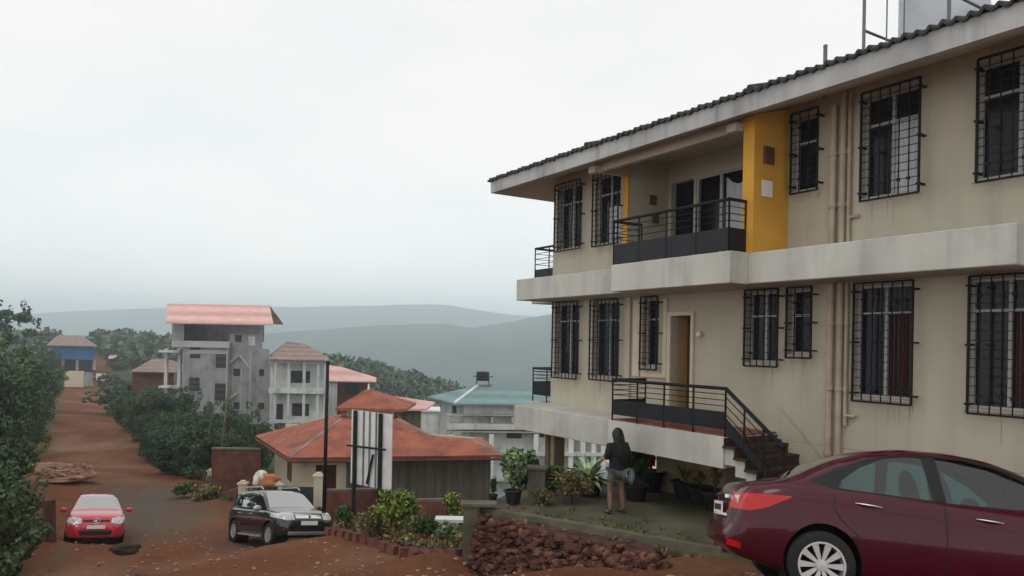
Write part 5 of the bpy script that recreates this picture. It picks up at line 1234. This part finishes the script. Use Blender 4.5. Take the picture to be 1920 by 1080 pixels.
RED = thing('hatchback_car', (0,0,0), 'bright red hatchback seen head on at the left of the earth road', 'car')
hd2 = Vector((.50, -.866)); place(RED, 132, 1012, 23.2, hd2, .70, 1.46, 2.47)
sp = dict(L=3.97, tumble=.40, sg=.05,
  top=[(0,.8),(.05,1.0),(.2,1.28),(.4,1.40),(1.0,1.46),(1.7,1.465),(2.1,1.42),(2.9,1.06),(3.05,1.00),(3.5,.93),(3.75,.86),(3.9,.72),(3.97,.58)],
  belt=[(0,.76),(.1,.92),(.6,.98),(2.0,.94),(2.9,.93),(3.4,.88),(3.75,.76),(3.97,.54)], bot=[(0,.4),(.2,.28),(.5,.19),(3.5,.19),(3.8,.2),(3.97,.24)],
  w=[(0,.62),(.1,.75),(.4,.82),(1,.84),(3.2,.84),(3.55,.82),(3.8,.74),(3.92,.62),(3.97,.5)])
bm, ys = car_shell(sp)
for xa in (.70, 3.17):
    fs = cut(bm, circ(xa, .32, .35, 22), (0, 2), lambda c: abs(c.y) > .45 and c.z < .8); bmesh.ops.delete(bm, geom=fs, context='FACES')
for s in (-1, 1):
    cond = lambda c, s=s: c.y*s > .35 and c.z > .9
    for pl in ([(.65,1.04),(.75,1.30),(1.45,1.38),(1.5,1.0)], [(1.6,1.0),(1.56,1.385),(2.0,1.34),(2.75,1.0)]): take(bm, cut(bm, pl, (0,2), cond), 'door_window', WSG, RED)
take(bm, cut(bm, [(2.08,-.52),(2.08,.52),(2.92,.68),(2.92,-.68)], (0,1), lambda c: c.z > 1.0), 'windscreen', WSG, RED)
front_things(RED, bm, 3.97, [(.42,.80),(.40,.66),(.62,.62),(.80,.70),(.80,.80),(.62,.84)], [(-.36,.76),(-.36,.70),(.36,.70),(.36,.76)], .5, None, None, CM['blk'])
take(bm, cut(bm, [(-.42,.30),(-.46,.44),(.46,.44),(.42,.30)], (1,2), lambda c: c.x > 3.7), 'lower_grille', CM['blk'], RED, .004)
take(bm, list(bm.faces), 'body', CM['redp'], RED); bm.free()
for s in (-1, 1):
    mb = MB(); mb.lump((2.62,s*.93,1.0), .11, 1, 2, .05, 1, (.55,1,.7)); mb.build('side_mirror', CM['redp'], RED, smooth=True)
    for xa in (.70, 3.17):
        mb = MB(); mb.lathe([(.36,s*.8),(.37,s*.45),(0,s*.45)], (xa,0,.32), n=24, axis='y'); mb.build('wheel_arch_liner', CM['under'], RED)
        wheel(RED, xa, s*.73, .30, s, .19, 7)
for x in (1.3, 2.0):
    for y in (-.36, .36): seat(RED, x, y, .45)
mb = MB(); mb.box(3.99,4.005,-.25,.25,.50,.61); mb.build('number_plate', CM['plate'], RED)
mb = MB(); mb.lathe([(.075,0),(.085,.01),(.095,0)], n=24); mb.box(-.01,.01,-.08,.02,-.002,.008); mb.box(-.03,.05,-.006,.006,-.002,.008); o = mb.build('badge', CM['chrome'], RED); o.location = (3.965,0,.73); o.rotation_euler = (0,R(80),0)
mb = MB(); mb.cyl((1.0,0,1.46),(.75,0,1.68),.006,.004,6); mb.build('aerial', CM['blk'], RED)

# ------------------------------------------------------------------ person
def skin(name, verts, edges, radii, m, parent, sub=2, root=0):
    me = bpy.data.meshes.new(name); me.from_pydata([tuple(v) for v in verts], edges, []); me.update(); me.materials.append(m)
    o = bpy.data.objects.new(name, me); COL.objects.link(o)
    sk = o.modifiers.new('skin', 'SKIN'); sk.use_smooth_shade = True
    me.skin_vertices  # layer made by the modifier type
    if not me.skin_vertices:
        bm = bmesh.new(); bm.from_mesh(me); bm.verts.layers.skin.verify(); bm.to_mesh(me); bm.free()
    for i, r_ in enumerate(radii):
        d = me.skin_vertices[0].data[i]; d.radius = r_ if isinstance(r_, tuple) else (r_, r_); d.use_root = (i == root)
    ss = o.modifiers.new('sub', 'SUBSURF'); ss.levels = sub; ss.render_levels = sub
    o.parent = parent; return o
sk_m = mat('skin', (.21,.12,.085), .6, var=.15, scale=6); 
hp = atz(1156, 962, ZP)
PE = thing('person', hp, 'person with long dark hair, dark top and grey shorts standing on the patio', 'person', rz=R(22)); PE.scale = (.935,.935,.935)
V = [(0,0,.86),(0,0,.98),(0,0,1.16),(0,0,1.29),(0,.0,1.37),(0,.02,1.45),(0,.03,1.56),
     (-.085,0,.80),(-.115,.03,.62),(-.125,.05,.46),(-.145,-.0,.27),(-.16,-.05,.085),(-.165,.02,.035),(-.17,.11,.028),
     (.085,0,.80),(.10,.0,.62),(.10,.02,.46),(.12,.0,.27),(.125,-.04,.085),(.13,.03,.035),(.14,.12,.028),
     (-.16,0,1.29),(-.20,-.01,1.16),(-.225,-.01,1.04),(-.17,.10,1.05),(-.10,.20,1.09),(-.07,.25,1.11),
     (.16,0,1.29),(.20,-.01,1.16),(.235,-.02,1.04),(.20,.10,1.03),(.13,.21,1.07),(.10,.26,1.09),
     (0,.125,1.47),(-.085,.02,1.47),(.085,.02,1.47)]
Eg = [(0,1),(1,2),(2,3),(3,4),(4,5),(5,6),(0,7),(7,8),(8,9),(9,10),(10,11),(11,12),(12,13),(0,14),(14,15),(15,16),(16,17),(17,18),(18,19),(19,20),(3,21),(21,22),(22,23),(23,24),(24,25),(25,26),(3,27),(27,28),(28,29),(29,30),(30,31),(31,32),(5,33),(5,34),(5,35)]
Rr = [(.13,.10),(.12,.085),(.135,.09),(.10,.07),.05,(.078,.088),(.06,.07),.085,.078,.055,.056,.034,.03,.026,.085,.078,.055,.056,.034,.03,.026,.055,.042,.036,.034,.024,.028,.055,.042,.036,.034,.024,.028,.014,.014,.014]
for hnd, sx in ((26,-1),(32,1)):
    hx, hy, hz = V[hnd]
    for k, (dx, dy, dz, l2) in enumerate(((.028,.03,.012,.9),(.01,.04,.016,1.),(-.008,.042,.014,1.),(-.024,.036,.006,.85),(.035,.0,.03,.8))):
        n0 = len(V); V += [(hx-sx*dx*.9, hy+dy*.7, hz+dz), (hx-sx*dx*1.1, hy+(dy+.022)*l2, hz+dz+.018)]; Eg += [(hnd,n0),(n0,n0+1)]; Rr += [.010,.008]
skin('body', V, Eg, Rr, sk_m, PE)
sh = mat('dark_navy_cloth', (.018,.02,.03), .9, var=.3, scale=8); gr_ = mat('grey_shorts_cloth', (.12,.12,.115), .9, var=.25, scale=10); hr = mat('black_hair', (.010,.009,.009), .45, c2=(.02,.016,.014), scale=20, stretch=(12,12,1))
skin('top', [(0,0,.735),(0,0,.86),(0,0,1.0),(0,0,1.16),(0,0,1.27),(0,0,1.325),(-.165,0,1.275),(-.205,-.01,1.16),(-.23,-.01,1.045),(-.18,.09,1.055),(.165,0,1.275),(.205,-.01,1.16),(.24,-.02,1.045),(.205,.09,1.035)],
     [(0,1),(1,2),(2,3),(3,4),(4,5),(4,6),(6,7),(7,8),(8,9),(4,10),(10,11),(11,12),(12,13)], [(.20,.145),(.19,.14),(.175,.125),(.185,.125),(.15,.10),(.075,.07),.085,.075,.065,.055,.085,.075,.065,.055], sh, PE, 2, 3)
skin('shorts', [(0,0,.83),(-.095,.0,.77),(-.115,.02,.66),(-.12,.03,.58),(.095,.0,.77),(.105,.0,.66),(.108,.01,.58)], [(0,1),(1,2),(2,3),(0,4),(4,5),(5,6)], [(.15,.12),.10,.095,.095,.10,.095,.095], gr_, PE)
mb = MB(); mb.lump((.0,.012,1.485), .118, 3, 3, .06, 1.5, (.86,1.02,1.12)); mb.build('hair_crown', hr, PE, smooth=True)
def mane(path, name, m, parent, n=18):
    mb = MB()
    for (x, y, z, rx, ry) in path:
        for i in range(n):
            t = 2*math.pi*i/n; k = 1+.05*math.sin(i*2.3+z*9); mb.v.append((x+rx*k*math.cos(t), y+ry*k*math.sin(t), z))
    L_ = len(path); mb.f = [(k*n+i, k*n+(i+1) % n, (k+1)*n+(i+1) % n, (k+1)*n+i) for k in range(L_-1) for i in range(n)]+[tuple(range(n)), tuple(range((L_-1)*n, L_*n))]
    return mb.build(name, m, parent, smooth=True)
mane([(0,-.015,1.56,.05,.05),(0,-.025,1.52,.085,.075),(0,-.03,1.46,.103,.085),(.0,-.035,1.40,.112,.08),(.01,-.045,1.33,.120,.075),(.03,-.075,1.24,.130,.065),(.05,-.10,1.14,.128,.055),(.075,-.115,1.04,.11,.045),(.10,-.115,.95,.08,.035),(.125,-.105,.87,.04,.02)], 'hair', hr, PE)
for s, v_ in ((-1,(-.165,.04)),(1,(.135,.05))):
    mb = MB(); mb.box(v_[0]-.042, v_[0]+.042, v_[1]-.11, v_[1]+.12, .0, .014); mb.build('sandal', CM['blk'], PE)
BG = thing('shoulder_bag', hp+Vector((.25,.02,.62)), 'grey blue bag hanging at the right side of the person', 'bag')
mb = MB(); mb.lump((0,0,.02), .13, 2, 3, .15, 1.5, (.55,.8,1.1)); mb.build('bag_body', mat('grey_blue_cloth', (.13,.16,.18), .9, var=.3), BG, smooth=True); mb = MB(); mb.tube([(0,0,.1),(.0,.03,.3),(-.08,.04,.45)], .008, 6); mb.build('strap', CM['blk'], BG)

# ------------------------------------------------------------------ haze
mb = MB(); mb.box(-3500, 3500, -60, 3000, -220, 120); hz = mb.build('haze', None); hz['kind'] = 'stuff'
hm = bpy.data.materials.new('haze'); hm.use_nodes = True; n = hm.node_tree; n.nodes.clear(); o_ = n.nodes.new('ShaderNodeOutputMaterial'); pv = n.nodes.new('ShaderNodeVolumePrincipled')
pv.inputs['Color'].default_value = (.86, .95, 1.0, 1); pv.inputs['Density'].default_value = .00095; pv.inputs['Anisotropy'].default_value = .75
n.links.new(pv.outputs[0], o_.inputs['Volume']); hz.data.materials.append(hm)
